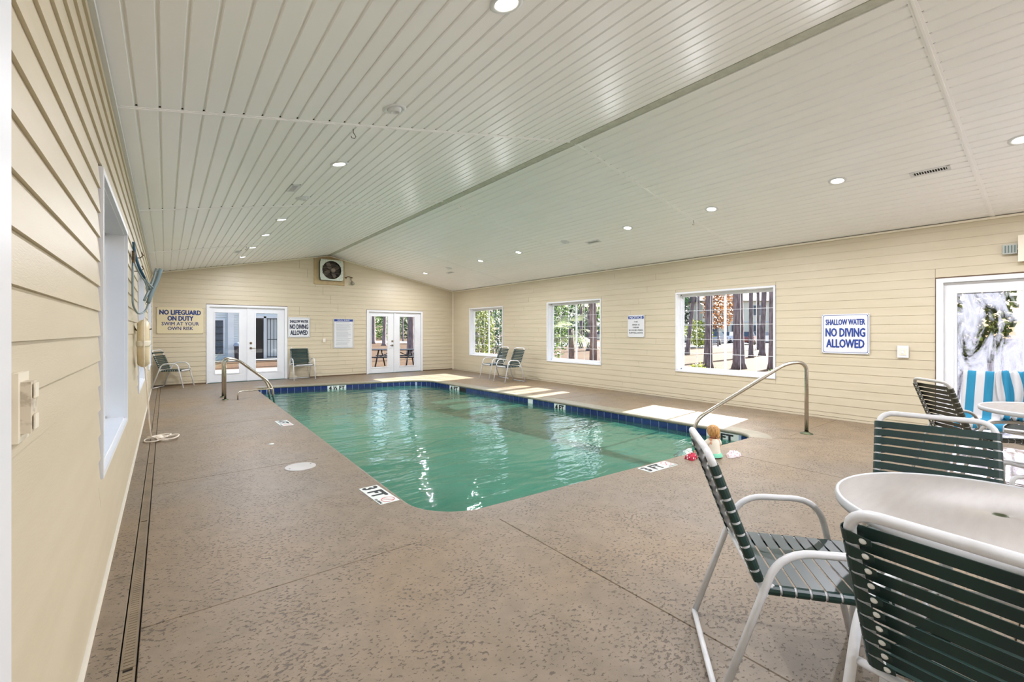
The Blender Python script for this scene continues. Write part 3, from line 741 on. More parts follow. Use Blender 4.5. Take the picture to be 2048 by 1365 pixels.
# door in the long wall beside the camera (only its casing shows)
d4 = empty('door_4', kind='structure')
MB().box((XL, 1.215, 0), (XL+.034, 1.295, 2.185)).build('door_frame', M_WHITE, d4)
MB().box((XL, -.98, 0), (XL+.034, -.9, 2.19)).build('door_frame', M_WHITE, d4)
MB().box((XL, -.98, 2.1), (XL+.0335, 1.295, 2.19)).build('door_frame', M_WHITE, d4)
MB().box((XL, -.9, .01), (XL+.012, 1.215, 2.1)).build('door_leaf', M_WHITE, d4)
for i, (a, b, za, zb) in enumerate(BACKOPS):  # added rear glazing behind the camera, there for its daylight
    rt = empty('window_%d' % (7+i), kind='structure')
    MB().box((a, YB-.1, max(za, 0)), (b, YB-.094, zb)).build('pane', M_GLASS, rt)
    mb = MB(); mb.box((a, YB-.13, max(za, 0)), (a+.06, YB, zb)); mb.box((b-.06, YB-.13, max(za, 0)), (b, YB, zb)); mb.box(((a+b)/2-.04, YB-.13, max(za, 0)), ((a+b)/2+.04, YB, zb)); mb.box((a, YB-.13, zb-.06), (b, YB, zb))
    mb.build('window_frame', M_WHITE, rt)

# ------------------------------------------------------------------ ceiling lights, vents, hooks
lens_on = emit('lit_lamp_lens', (255, 250, 238), 9.0)
def slope_rot(x): return (0, -math.atan(sl), 0) if x < RX else (0, math.atan(sr), 0)
proto = {}
def downlight(x, y, lit, label, lens_visible=True):
    key = lit
    rt = empty('ceiling_light', (x, y, ceil_z(x)), label=label, cat='light', group='recessed ceiling lights'); rt.rotation_euler = slope_rot(x)
    if key not in proto:
        a = MB().lathe([(.095, .004), (.094, -.006), (.075, -.011), (.066, -.008), (.060, -.002), (.056, .004)], seg=28).mesh('trim_ring', M_WHITE)
        if lit: b = MB().lathe([(.058, -.004), (.04, -.007), (0, -.008)], seg=24).mesh('lens', lens_on)
        else: b = MB().lathe([(.058, -.004), (.050, -.02), (.034, -.032), (.03, -.030), (.026, -.012), (0, -.01)], seg=24).mesh('eyeball', M_WHITE)
        proto[key] = (a, b)
    a, b = proto[key]; link('trim_ring', a, rt); link('lens' if lit else 'eyeball', b, rt)
    if lit:
        ld = bpy.data.lights.new('lamp', 'AREA'); ld.shape = 'DISK'; ld.size = .1; ld.energy = DOWNLIGHT_W*(1.15 if x > RX else .92); ld.color = (.92, .92, 1)
        lo = bpy.data.objects.new('lamp', ld); COL.objects.link(lo); lo.parent = rt; lo.location = (0, 0, -.014)
ordn = ['first', 'second', 'third', 'fourth', 'fifth', 'sixth', 'seventh', 'eighth', 'ninth', 'tenth']
q = 0
for y, lit in [(1.974, 1), (3.463, 0), (4.98, 1), (6.54, 0), (8.013, 1), (9.483, 1), (11.069, 1), (12.62, 1)]:
    if lit: downlight(1.49, y, 1, '%s lit round downlight, counted from the camera, on the ceiling slope above the window wall' % ordn[q]); q += 1
    else: downlight(1.475, y, 0, 'unlit white eyeball spotlight between downlights, %s of two near the siding wall' % ('nearer' if y < 5 else 'farther'))
q = 0
for y, lit in [(.39, 1), (1.864, 1), (3.44, 1), (4.969, 1), (6.523, 0), (8.04, 1), (9.606, 1), (11.236, 0), (12.708, 1)]:
    if lit: downlight(6.42, y, 1, '%s lit round downlight, counted from the camera, on the slope above the sunny wall' % ordn[q]); q += 1
    else: downlight(6.42, y, 0, 'unlit white spotlight on the slope above the sunny wall, %s one' % ('nearer' if y < 9 else 'farther'))
for x in (1.49, 6.42):
    for i, y in enumerate((-1.1, -2.6, -4.0)):
        downlight(x, y, 1, 'lit round downlight behind the camera, %s from the rear wall, %s' % (('third', 'second', 'first')[i], 'on the sunny-side slope' if x > 3 else 'on the shaded-side slope'))
downlight(1.475, .45, 0, 'unlit white eyeball spotlight almost overhead of the camera')
def vent(x, y, label):
    rt = empty('ceiling_vent', (x, y, ceil_z(x)), label=label, cat='vent', group='ceiling vents'); rt.rotation_euler = slope_rot(x)
    mb = MB(); w, l = .055, .165
    for (p, q_) in (((-w, -l, -.006), (-w+.022, l, .004)), ((w-.022, -l, -.006), (w, l, .004)), ((-w, -l, -.006), (w, -l+.026, .004)), ((-w, l-.026, -.006), (w, l, .004))): mb.box(p, q_)
    mb.build('vent_frame', M_WHITE, rt)
    MB().box((-w+.02, -l+.024, -.003), (w-.02, l-.024, -.0015)).build('vent_opening', M_DARK, rt)
    for k in range(13):
        yy = -l+.034+k*.0218; MB().box((-w+.022, yy, -.0058), (w-.022, yy+.006, -.003)).build('louver', M_WHITE, rt)
vent(1.245, 6.0, 'small louvred ceiling vent on the slope above the window wall, the nearer of two'); vent(1.27, 11.6, 'small louvred ceiling vent near the far gable on the shaded slope')
vent(6.675, 1.08, 'large-looking dark-slotted ceiling vent beside the downlight over the tables'); vent(6.68, 6.0, 'slotted ceiling vent midway along the sunny-side slope'); vent(6.72, 11.7, 'small ceiling vent near the far corner of the sunny-side slope')
for x, y, lb in ((1.302, 3.95, 'dark wire hook hanging from the nearest ceiling seam'), (6.64, 3.86, 'dark wire hook on the ceiling seam over the sunny side'), (1.33, 10.75, 'tiny dark hook hanging from the farthest ceiling seam')):
    z = ceil_z(x)
    tag(MB().tube([(0, 0, 0), (0, 0, -.03), (.012, 0, -.045), (.022, 0, -.06), (.012, 0, -.08), (-.012, 0, -.08), (-.02, 0, -.065)], .003, 6).build('ceiling_hook', M_RUST, None, (x, y, z-.004)), lb, 'hook')

# ------------------------------------------------------------------ signs
def sign(name, mx, w, h, face, border, lines, label, ink, extra=None, bw=.006):
    """lines: (text, cx, cy, w, h, bold)"""
    rt = empty(name, label=label, cat='sign'); rt.matrix_world = mx
    MB().box((-w/2, -h/2, 0), (w/2, h/2, .004)).build('panel', face, rt)
    if border:
        mb = MB(); r = .03; o = .016
        pts_ = bend([(-w/2+o, -h/2+o, .0045), (w/2-o, -h/2+o, .0045), (w/2-o, h/2-o, .0045), (-w/2+o, h/2-o, .0045)], r, 4, True)
        n_ = len(pts_); c = Vector((0, 0, .0045))
        inn = []
        for p in pts_: inn.append(Vector((p.x-math.copysign(bw, p.x), p.y-math.copysign(bw, p.y), .0045)))
        mb.add(pts_+inn, [(i, (i+1) % n_, (i+1) % n_+n_, i+n_) for i in range(n_)]); mb.build('border', ink, rt)
    for t in lines:
        mb = MB(); put_text(mb, t[0], t[1], t[2], t[3], t[4], t[5], .0055); mb.build('lettering', t[6] if len(t) > 6 else ink, rt)
    sc = MB()
    for sx in (-1, 1):
        for sy in (-1, 1): sc.lathe([(.006, .004), (.005, .007), (0, .008)], (sx*(w/2-.012), sy*(h/2-.012), 0), 8)
    sc.build('screw', M_RUST, rt)
    return rt
def far_m(x, z): return frame_matrix((x, YF-.022, z), (1, 0, 0), (0, 0, 1))
def right_m(y, z): return frame_matrix((XR-.022, y, z), (0, -1, 0), (0, 0, 1))
sign('pool_sign', far_m(.307, 1.648), .95, .66, M_SIGNCREAM, False,
     [('NO LIFEGUARD', 0, .205, .84, .115, .07), ('ON DUTY', 0, .055, .52, .115, .07), ('SWIM AT YOUR', 0, -.08, .76, .085, .03), ('OWN RISK', 0, -.20, .52, .085, .03)],
     'cream wall sign reading no lifeguard on duty swim at your own risk', M_NAVY)
sign('pool_sign', far_m(3.09, 1.49), .585, .585, M_SIGN, True, [('SHALLOW WATER', 0, .175, .49, .085, .05), ('NO DIVING', 0, .02, .49, .13, .05), ('ALLOWED', 0, -.155, .46, .13, .05)],
     'square shallow water no diving allowed sign on the far wall above a chair', mat('dark_navy_print', (26, 36, 62), .5), bw=.005)
rs = sign('pool_sign', far_m(4.365, 1.31), .60, .90, M_SIGN, True, [('POOL RULES', 0, .405, .36, .045, .02, M_SIGN)], 'tall white pool rules notice with blue header on the far wall', M_NAVY)
MB().box((-.285, .37, .004), (.285, .44, .005)).build('header_band', M_NAVY2, rs)
mb = MB(); random.seed(3); y = .345
while y > -.40:
    mb.box((-.24+random.random()*.02, y, .004), (.1+random.random()*.14, y+.007, .0048)); y -= .021 if random.random() > .15 else .036
tag(mb.build('fine_print', M_GREYP, rs), kind='stuff')
ns = sign('pool_sign', right_m(6.156, 1.49), .44, .49, M_SIGN, False, [('NOTICE', 0, .19, .33, .065, .03, M_SIGN), ('THIS', .0, .095, .1, .028, .03), ('AREA IS', 0, .03, .2, .03, .03), ('UNDER', 0, -.03, .16, .03, .03), ('24 HOUR VIDEO', 0, -.09, .38, .03, .03), ('SURVEILLANCE', 0, -.15, .36, .03, .03)],
     'white notice sign about video surveillance between two windows', M_BLACK)
MB().prism([(-.20, .155), (.19, .155), (.21, .175), (.20, .225), (-.19, .225), (-.21, .205)], 'z', .004, .005).build('header_band', M_NAVY2, ns)
sign('pool_sign', right_m(2.298, 1.335), .61, .61, M_SIGN, True, [('SHALLOW WATER', 0, .18, .50, .085, .04), ('NO DIVING', 0, .02, .50, .125, .045), ('ALLOWED', 0, -.15, .48, .125, .045)],
     'large white shallow water no diving allowed sign with blue border near the glass door', M_NAVY2)
# deck depth markers
def deck_mark(cx, cy, ln, wd, right, up, txt, label):
    rt = empty('depth_marker', label=label, cat='depth marker', group='depth markers set in the deck'); rt.matrix_world = frame_matrix((cx, cy, .0005), right, up)
    for k in range(3): MB().box((-ln/2+k*ln/3+.001, -wd/2, 0), (-ln/2+(k+1)*ln/3-.001, wd/2, .003)).build('tile', M_TILEW, rt)
    mb = MB(); put_text(mb, txt, -ln*.17, .0, ln*.56, wd*.72, .07, .004); mb.build('lettering', M_BLACK, rt)
    mb = MB().lathe([(wd*.34, .0042), (wd*.29, .0042)], (ln*.34, wd*.08, 0), 20); mb.add([(ln*.34-wd*.24, wd*.08-wd*.2, .0043), (ln*.34-wd*.19, wd*.08-wd*.24, .0043), (ln*.34+wd*.24, wd*.08+wd*.2, .0043), (ln*.34+wd*.19, wd*.08+wd*.24, .0043)], [(0, 1, 2, 3)])
    mb.build('no_diving_symbol', mat('faded_red_print', (196, 110, 112), .6), rt)
    mb = MB(); put_text(mb, 'NO DIVING', ln*.34, -wd*.40, ln*.26, wd*.12, .02, .0042); mb.build('small_lettering', M_BLACK, rt)
deck_mark(1.415, 3.655, .46, .165, (.03, -1, 0), (1, .03, 0), '3 FT', 'white tile depth marker reading 3 FT at the near corner beside the skimmer lid')
deck_mark(3.94, 2.675, .44, .165, (1, -.05, 0), (.05, 1, 0), '3 FT', 'white 3 FT depth marker at the short edge close to the child')
deck_mark(1.40, 7.36, .46, .165, (.02, -1, 0), (1, .02, 0), '4 FT', 'small 4 FT depth marker on the deck between the lid and the grab rails')
# skimmer lid
rt = empty('skimmer_lid', (1.08, 4.89, 0), label='round white skimmer lid set flush in the deck', cat='lid')
MB().lathe([(.145, .0), (.145, .004), (.138, .006), (0, .0065)], seg=36).build('lid_plate', mat('lid_plastic', (176, 173, 168), .5), rt)
for s_ in (-1, 1): MB().lathe([(.009, .0068), (0, .007)], (s_*.105, s_*.03, 0), 10).build('screw_hole', M_DARK, rt)
# second small white cap near the rails
tag(MB().lathe([(.03, .0), (.028, .004), (0, .005)], (0, 0, 0), 16).build('deck_cap', M_TILEW, None, (1.02, 6.1, 0)), 'tiny round white cap in the deck beyond the skimmer lid', 'cap')

# ------------------------------------------------------------------ hand rails
rt = empty('hand_rail', (6.79, 2.32, 0), label='bent stainless steel handrail from the deck down into the near pool corner', cat='handrail')
dx, dy = -.83, .557
def R(t, z, o=0): return (dx*t, dy*t, z)
MB().tube(bend([R(0, .0), R(0, .96), R(.28, .95), R(1.55, .20), R(1.56, -.3)], [0, .26, .14, .16, 0], 9), .024, 14).build('rail_tube', M_STEEL, rt)
MB().lathe([(.075, 0), (.075, .006), (.05, .018), (.028, .03)], seg=20).build('base_flange', M_DARKSTEEL, rt)
rt = empty('ladder_rails', (.95, 10.62, 0), label='pair of bent stainless steel grab rails at the far end by the wall with windows', cat='handrail')
for yy in (0, .47):
    rl = MB().tube(bend([(0, yy, 0), (0.0, yy, .82), (.22, yy, .80), (.84, yy-.0, .26), (.90, yy, -.35)], [0, .2, .2, .2, 0], 8), .021, 12).build('rail_tube', M_STEEL, rt)
    MB().lathe([(.06, 0), (.055, .01), (.03, .02)], (0, yy, 0), 16).build('base_flange', M_DARKSTEEL, rl)
MB().tube(bend([(.2, -.15, 0), (.2, -.15, .16), (.84, -.02, .16)], .07, 6), .013, 10).build('low_bar', M_STEEL, rt)

# ------------------------------------------------------------------ wall fan and fittings on the far wall
rt = empty('wall_fan', (4.0, YF, 3.2), label='square galvanised exhaust fan on a tan board high under the gable', cat='fan')
bp_ = clip(clip([(3.50, 2.79), (4.39, 2.79), (4.39, 3.9), (3.50, 3.9)], -sl, 1, EAVE-sl*XL-.04), sr, 1, EAVE+sr*XR-.04)
MB().prism([(x-4.0, z-3.2) for x, z in bp_], 'y', -.045, -.0).build('mounting_board', M_TAN, rt)
x0, x1, z0, z1 = 3.63-4, 4.30-4, 2.91-3.2, 3.53-3.2; cx, cz, rr = .0, .02, .275
mb = MB(); yf = -.20; N_ = 32
# front plate with round hole
sq = []
for k in range(N_):
    a = 2*PI*k/N_; c_, s_ = math.cos(a), math.sin(a); m__ = max(abs(c_)/(.335), abs(s_)/(.31)); sq.append((-.035+c_/m__, yf, .02+s_/m__))
ci = [(cx-.035+rr*math.cos(2*PI*k/N_), yf, cz+rr*math.sin(2*PI*k/N_)) for k in range(N_)]
ci2 = [(x, yf+.12, z) for x, _, z in ci]; sq2 = [(x, -.045, z) for x, _, z in sq]
mb.add(sq+ci, [(i, (i+1) % N_, (i+1) % N_+N_, i+N_) for i in range(N_)], 0); mb.build('front_plate', M_GALV, rt)
MB().add(sq+sq2, [(i, i+N_, (i+1) % N_+N_, (i+1) % N_) for i in range(N_)]).build('housing', M_GALVD, rt)
MB().add(ci+ci2, [(i, (i+1) % N_, (i+1) % N_+N_, i+N_) for i in range(N_)]).build('venturi_ring', M_FANDARK, rt)
for k in range(11):
    z = cz-.25+k*.05; hw = math.sqrt(max(.0, rr*rr-(z-cz)**2)); 
    MB().box((cx-.035-hw, yf+.10, z-.018), (cx-.035+hw, yf+.108, z+.02)).build('shutter_slat', M_FANDARK, rt)
for k in range(4):
    a = k*PI/2+.5; mb = MB()
    v = [(.04, -.02), (.10, -.06), (.24, -.05), (.25, .05), (.10, .06), (.04, .02)]
    w = [(cx-.035+r_*math.cos(a)-t*math.sin(a), yf+.05+t*.35, cz+r_*math.sin(a)+t*math.cos(a)) for r_, t in v]
    mb.add(w+[(x, y_+.004, z) for x, y_, z in w], [tuple(range(6)), tuple(range(11, 5, -1))]+[(i, i+6, (i+1) % 6+6, (i+1) % 6) for i in range(6)]); mb.build('fan_blade', M_FANBLADE, rt)
MB().lathe([(0, -.07), (.05, -.065), (.065, -.04), (.065, .05), (0, .06)], (cx+.0, yf+.03, cz), 20, M=Matrix.Rotation(PI/2, 4, 'X')).build('motor', mat('motor_grey', (132, 120, 108), .5, .3), rt)
mb = MB()
for zz in (-.1, .1): mb.box((cx-.035-rr, yf-.004, cz+zz-.01), (cx-.035+rr, yf+.004, cz+zz+.01))
mb.build('motor_bracket', M_FANDARK, rt)
MB().lathe([(rr+.012, -.006), (rr+.012, -.012), (rr-.006, -.012), (rr-.006, 0)], (cx-.035, yf, cz), 32, M=Matrix.Rotation(PI/2, 4, 'X')).build('guard_ring', M_FANDARK, rt)
rt = empty('conduit', (4.34, YF-.03, 3.04), label='rusty electrical conduit with a junction box beside the exhaust fan', cat='conduit')
MB().tube(bend([(-.05, 0, 0), (.10, 0, 0), (.16, 0, .05), (.3, 0, .01)], .03), .012, 8).build('pipe', M_RUST, rt)
MB().tube(bend([(.25, 0, .02), (.25, 0, -.08), (.29, -.02, -.12)], .03), .008, 8).build('drop_pipe', M_RUST, rt)
MB().lathe([(0, -.03), (.05, -.03), (.055, 0), (.05, .03), (0, .03)], (.3, -.02, -.17), 16, M=Matrix.Rotation(PI/2, 4, 'X')).build('junction_box', mat('box_grey', (150, 146, 128), .5, .3), rt)
MB().box((.08, -.015, -.02), (.12, .015, .02)).build('coupling', M_RUST, rt)
rt = empty('wall_outlet', (3.79, YF-.022, 1.10), label='faint cream outlet cover on the far wall between the signs', cat='outlet')
MB().box((-.04, -.012, -.06), (.04, 0, .06)).build('plate', M_TRIM, rt)
MB().box((-.018, -.014, .008), (.018, -.012, .04)).build('socket', M_SIGN, rt); MB().box((-.018, -.014, -.04), (.018, -.012, -.008)).build('socket', M_SIGN, rt)

# right wall fittings
rt = empty('light_switch', (XR-.022, 1.613, 1.085), label='cream light switch plate on the wall beside the glass door', cat='switch')
MB().box((-.012, -.062, -.085), (0, .062, .085)).build('plate', M_SIGN, rt)
MB().box((-.016, -.04, -.05), (-.012, .04, .05)).build('inner_plate', M_TRIM, rt); MB().box((-.022, -.014, -.028), (-.016, .014, .028)).build('rocker', M_SIGN, rt)
rt = empty('smoke_horn', (XR-.022, .60, 2.385), label='small grey slotted alarm sounder high on the wall above the glass door', cat='alarm')
MB().box((-.03, -.06, -.06), (0, .06, .06)).build('housing', mat('sounder_grey', (168, 172, 164), .5), rt)
for k in range(4): MB().box((-.034, -.048+k*.026, -.045), (-.03, -.036+k*.026, .045)).build('slot', M_GALVD, rt)
rt = empty('alarm_box', (XR-.022, .40, 2.38), label='cream control box beside the alarm sounder above the glass door', cat='control box')
MB().box((-.06, -.13, -.16), (0, .13, .16)).build('housing', M_TRIM, rt); MB().tube([(-.02, .13, 0), (-.02, .138, 0)], .01).build('conduit_stub', M_TRIM, rt)

# left wall: outlet box near the camera
rt = empty('outlet_box', (XL+.012, 1.462, 1.203), label='protruding cream outlet box on the siding close to the camera', cat='outlet')
MB().box((0, -.048, -.076), (.010, .048, .076)).build('plate', M_TRIM, rt)
MB().box((.010, -.03, -.058), (.026, .034, .056)).build('receptacle_body', mat('worn_plastic', (206, 196, 176), .5, rgb2=(176, 164, 144), scale=40, contrast=(.5, .6)), rt)
for z in (-.035, .035): MB().box((.028, -.018, z-.016), (.031, .018, z+.016)).build('socket', M_TRIM, rt)

# ring buoy on the left wall
rt = empty('ring_buoy', (XL+.085, 6.35, 1.24), label='cream ring buoy seen edge-on, hung on the wall between windows', cat='life buoy')
R_, r_ = .205, .052; seg = 40
Mr = Matrix.Rotation(PI/2, 4, 'Y')
pts_ = [(0, R_*math.cos(2*PI*k/seg), R_*math.sin(2*PI*k/seg)) for k in range(seg)]
MB().tube(pts_, r_, 16, closed=True).build('foam_ring', M_BUOY, rt)
for k in range(4):
    a = k*PI/2+.0; p = [(0, R_*math.cos(a+t), R_*math.sin(a+t)) for t in (-.13, -.06, 0, .06, .13)]
    MB().tube(p, r_+.005, 16).build('strap_band', M_TRIM, rt)
pr = []
for k in range(4):
    for t in range(8):
        a = k*PI/2+t/8*PI/2; rad = R_+r_+.006+.035*math.sin(t/8*PI); pr.append((.01, rad*math.cos(a), rad*math.sin(a)))
MB().tube(pr, .006, 6, closed=True).build('grab_rope', M_ROPE, rt)
MB().tube(bend([(-.09, 0, .2), (-.06, 0, .135), (.0, 0, .135), (.07, 0, .16)], .02), .008, 6).build('wall_bracket', M_RUST, rt)
rt = empty('throw_rope', (-.06, 7.15, 0), label='white throw rope hanging down and coiled loosely on the deck', cat='rope')
MB().tube([(-.12, -.65, .98), (-.105, -.35, .62), (-.095, -.2, .3), (-.08, -.08, .08), (-.04, 0, .04), (.0, .02, .03)], .008, 8).build('hanging_line', M_ROPE, rt)
for k, (lx, ly, rx_, ry_, an) in enumerate(((-.07, -.02, .07, .12, .3), (.09, .02, .10, .16, -.4), (.10, -.03, .09, .10, .5), (.02, .0, .05, .07, 1.0), (.0, .05, .12, .05, .2))):
    pts_ = []
    for t in range(18):
        a = 2*PI*t/18; x = rx_*math.cos(a); y = ry_*math.sin(a)
        pts_.append((lx+x*math.cos(an)-y*math.sin(an), ly+x*math.sin(an)+y*math.cos(an), .012+.008*k+.012*abs(math.sin(a+k))))
    MB().tube(pts_, .0075, 6, closed=True).build('coil', M_ROPE, rt)
MB().lathe([(0, 0), (.035, .01), (.045, .03), (.03, .05), (0, .055)], (.0, 0, .012), 12).build('rope_knot', M_ROPE, rt)

rt = empty('shepherds_crook', (XL+.02, 5.6, 2.05), label='grey looped life hook hanging on the siding beyond the first window', cat='life hook')
def rel(o, pts_): return [(a-o[0], b-o[1], c-o[2]) for a, b, c in pts_]
o0 = rt.location
MB().tube(bend(rel(o0, [(XL+.028, 5.6, 2.07), (XL+.026, 5.6, 1.86), (XL+.026, 5.6, 1.62), (-.215, 5.8, 1.54), (-.16, 5.95, 1.575), (-.131, 6.05, 1.70), (-.155, 6.0, 1.86), (-.19, 6.0, 1.96)]), .07, 6), .009, 8).build('hook_loop', M_GREYHOSE, rt)
MB().box((0, -.03, -.02), (.022, .09, .09)).build('wall_bracket', M_RUST, rt)
rt = empty('telescopic_pole', (-.2, 5.95, 1.98), label='blue and grey pole ends bundled on wall hooks above the ring buoy', cat='pole')
o0 = rt.location
MB().tube(bend(rel(o0, [(-.255, 5.88, 2.27), (-.242, 5.9, 2.145), (-.211, 5.9, 2.021), (-.171, 6.0, 1.927)]), .1), .013, 10).build('blue_section', M_BLUEHOSE, rt)
MB().tube(bend(rel(o0, [(-.171, 6.0, 1.927), (-.134, 6.0, 1.867), (-.098, 6.0, 1.823)]), .05), .009, 8).build('grey_section', M_GREYHOSE, rt)
MB().tube(bend(rel(o0, [(-.238, 5.8, 2.042), (-.203, 5.9, 1.946), (-.167, 6.0, 1.89), (-.12, 6.02, 1.81)]), .05), .007, 8).build('thin_section', M_GREYHOSE, rt)
MB().tube(bend(rel(o0, [(-.037, 6.1, 2.043), (-.062, 6.1, 1.934), (-.111, 6.05, 1.784), (-.142, 6.0, 1.669)]), .05), .019, 10).build('foam_sleeve', mat('blue_grey_foam', (120, 140, 146), .6), rt)
MB().tube(bend(rel(o0, [(-.075, 6.1, 2.04), (-.098, 6.08, 1.93), (-.142, 6.03, 1.784), (-.172, 5.98, 1.69)]), .05), .012, 10).build('second_sleeve', M_GREYHOSE, rt)
for p in ((XL+.02, 5.93, 2.12), (XL+.02, 6.0, 1.99)):
    q = rel(o0, [p, (p[0]+.05, p[1], p[2]), (p[0]+.075, p[1], p[2]+.03), (p[0]+.06, p[1], p[2]+.06)])
    MB().tube(q, .005, 6).build('wall_hook', M_RUST, rt)

# ------------------------------------------------------------------ strap chairs (x forward, y left)
HW = .225; TR = .0142; AW = .28
BT, BB = Vector((-.40, 0, .915)), Vector((-.215, 0, .425))   # back tube top / bottom
SF = Vector((.225, 0, .425)); 
def strap_mesh(w, hw, tab=.052, button=True):
    """strap of width w (local x) round two tubes at y=+-hw; local z = face side up"""
    rr = TR+.0025; path = []
    path.append((-hw+tab, -rr+.001)); path.append((-hw+.01, -rr))
    for k in range(7):
        a = -PI/2-PI*k/6; path.append((-hw+rr*math.cos(a), rr*math.sin(a)))
    for k in range(7):
        a = PI/2-PI*k/6; path.append((hw+rr*math.cos(a), rr*math.sin(a)))
    path.append((hw-.01, -rr)); path.append((hw-tab, -rr+.001))
    n_ = len(path); mb = MB(); th = .0022
    def wd(i): return w*(.46 if i in (0, n_-1) else 1)/2
    v = []
    for i, (y, z) in enumerate(path):
        a = path[max(i-1, 0)]; b = path[min(i+1, n_-1)]; d = Vector((b[0]-a[0], b[1]-a[1])).normalized(); nx = Vector((-d.y, d.x))
        ww = wd(i)
        for sx, o in ((-ww, 0), (ww, 0), (ww, th), (-ww, th)): v.append((sx, y+nx.x*o, z+nx.y*o))
    f = []
    for i in range(n_-1):
        for k in range(4): f.append((i*4+k, i*4+(k+1) % 4, (i+1)*4+(k+1) % 4, (i+1)*4+k))
    f += [(3, 2, 1, 0), tuple((n_-1)*4+k for k in range(4))]
    mb.add(v, f); return mb
rivet_me = MB().lathe([(0, -.006), (.006, -.005), (.0085, -.001), (.0085, .001)], seg=10).mesh('rivet', M_RIVET)
def make_chair(mat_strap, frame_mat, label, nb=10, ns=9, missing=(), wscale=1.0):
    rt = empty('strap_chair', label=label, cat='chair')
    hw = HW*wscale; aw = AW*wscale
    for s in (1, -1):
        MB().tube(bend([(-.375, s*aw, 0.004), (-.175, s*aw, .59), (.155, s*aw, .60), (.285, s*aw, .004)], [0, .11, .11, 0], 7), .0135, 12).build('arm_frame', frame_mat, rt)
    MB().tube(bend([(-.375, aw, .0145), (-.375, -aw, .0145)], 0), .012, 10).build('floor_bar', frame_mat, rt)
    MB().tube([(-.222, aw, .432), (-.222, -aw, .432)], .012, 10).build('rear_bar', frame_mat, rt)
    MB().tube([(.178, aw, .395), (.178, -aw, .395)], .0115, 10).build('front_bar', frame_mat, rt)
    t2 = BT+(BT-BB).normalized()*.0
    loop = [(BT.x, hw, BT.z), (BT.x, -hw, BT.z), (BB.x, -hw, BB.z), (SF.x, -hw, SF.z), (SF.x, hw, SF.z), (BB.x, hw, BB.z)]
    MB().tube(bend(loop, [.075, .075, .07, .05, .05, .07], 6, True), TR, 12, closed=True).build('seat_frame', frame_mat, rt)
    # straps
    d = (BT-BB); L = d.length; d.normalize(); pitch_b = (L-.07-.05)/(nb-1)
    sb = strap_mesh(pitch_b*.80, hw).mesh('strap', mat_strap)
    nrm = Vector((-d.z, 0, d.x))*-1   # towards +x
    for k in range(nb):
        if k in missing: continue
        p = BB+d*(.05+k*pitch_b)
        Mx = Matrix(((d.x, 0, nrm.x, p.x), (0, 1, 0, 0), (d.z, 0, nrm.z, p.z), (0, 0, 0, 1)))
        # right-handed: local x=d, y=Y, z = d x Y
        zc = d.cross(Vector((0, 1, 0))); sgn = 1
        Mx = Matrix(((-d.x, 0, -zc.x*-1, p.x), (0, 1, 0, 0), (-d.z, 0, -zc.z*-1, p.z), (0, 0, 0, 1)))
        x_ = -d; z_ = x_.cross(Vector((0, 1, 0)))
        Mx = Matrix(((x_.x, 0, z_.x, p.x), (x_.y, 1, z_.y, 0), (x_.z, 0, z_.z, p.z), (0, 0, 0, 1)))
        o = link('strap', sb, rt); o.matrix_local = Mx
        for s in (1, -1): link('rivet', rivet_me, o, (0, s*(hw-.034), -TR-.003))
    ln = SF.x-BB.x; pitch_s = (ln-.055)/(ns-1); ss = strap_mesh(pitch_s*.83, hw).mesh('strap', mat_strap)
    for k in range(ns):
        o = link('strap', ss, rt, (BB.x+.035+k*pitch_s, 0, SF.z+.0))
        for s in (1, -1): link('rivet', rivet_me, o, (0, s*(hw-.034), -TR-.003))
    return rt
def place(o, x, y, a): o.location = (x, y, 0); o.rotation_euler = (0, 0, a); return o
chA = place(make_chair(M_STRAP, M_CHAIRW, 'dark green strap chair seen side-on, facing the near round table'), 2.045, .708, -.90)
chB = copy_tree(chA); chB['label'] = 'dark green strap chair with its back to the camera, closest to the viewer'; place(chB, 1.748, .11, -.125)
chC = copy_tree(chA); chC['label'] = 'dark green strap chair on the far side of the near round table'; place(chC, 2.82, .437, 3.31)
chD = place(make_chair(M_STRAP2, mat('aged_white_frame', (176, 174, 168), .4), 'olive strap chair seen from behind, leaning toward the rear round table'), 5.89, .61, -.85)
chE = place(make_chair(M_STRAP2, M_CHAIRW, 'chair covered with striped towels in front of the glass door', wscale=1.15), 6.60, .59, 3.1)
chF = place(make_chair(M_STRAP, M_CHAIRW, 'strap chair with a gap in its back straps in the far corner', missing=(8,)), .2, 13.72, -.42)
chH = copy_tree(chA); chH['label'] = 'strap chair facing the pool between the far French doors under the square sign'; place(chH, 3.098, 13.78, -1.56)
chI = copy_tree(chA); chI['label'] = 'strap chair under the far window, the one nearer the corner of a pair'; place(chI, 7.5, 10.58, 3.04)
chJ = copy_tree(chA); chJ['label'] = 'bright green-lit strap chair beside the far window, nearer the camera of a pair'; place(chJ, 7.36, 9.68, 3.08)

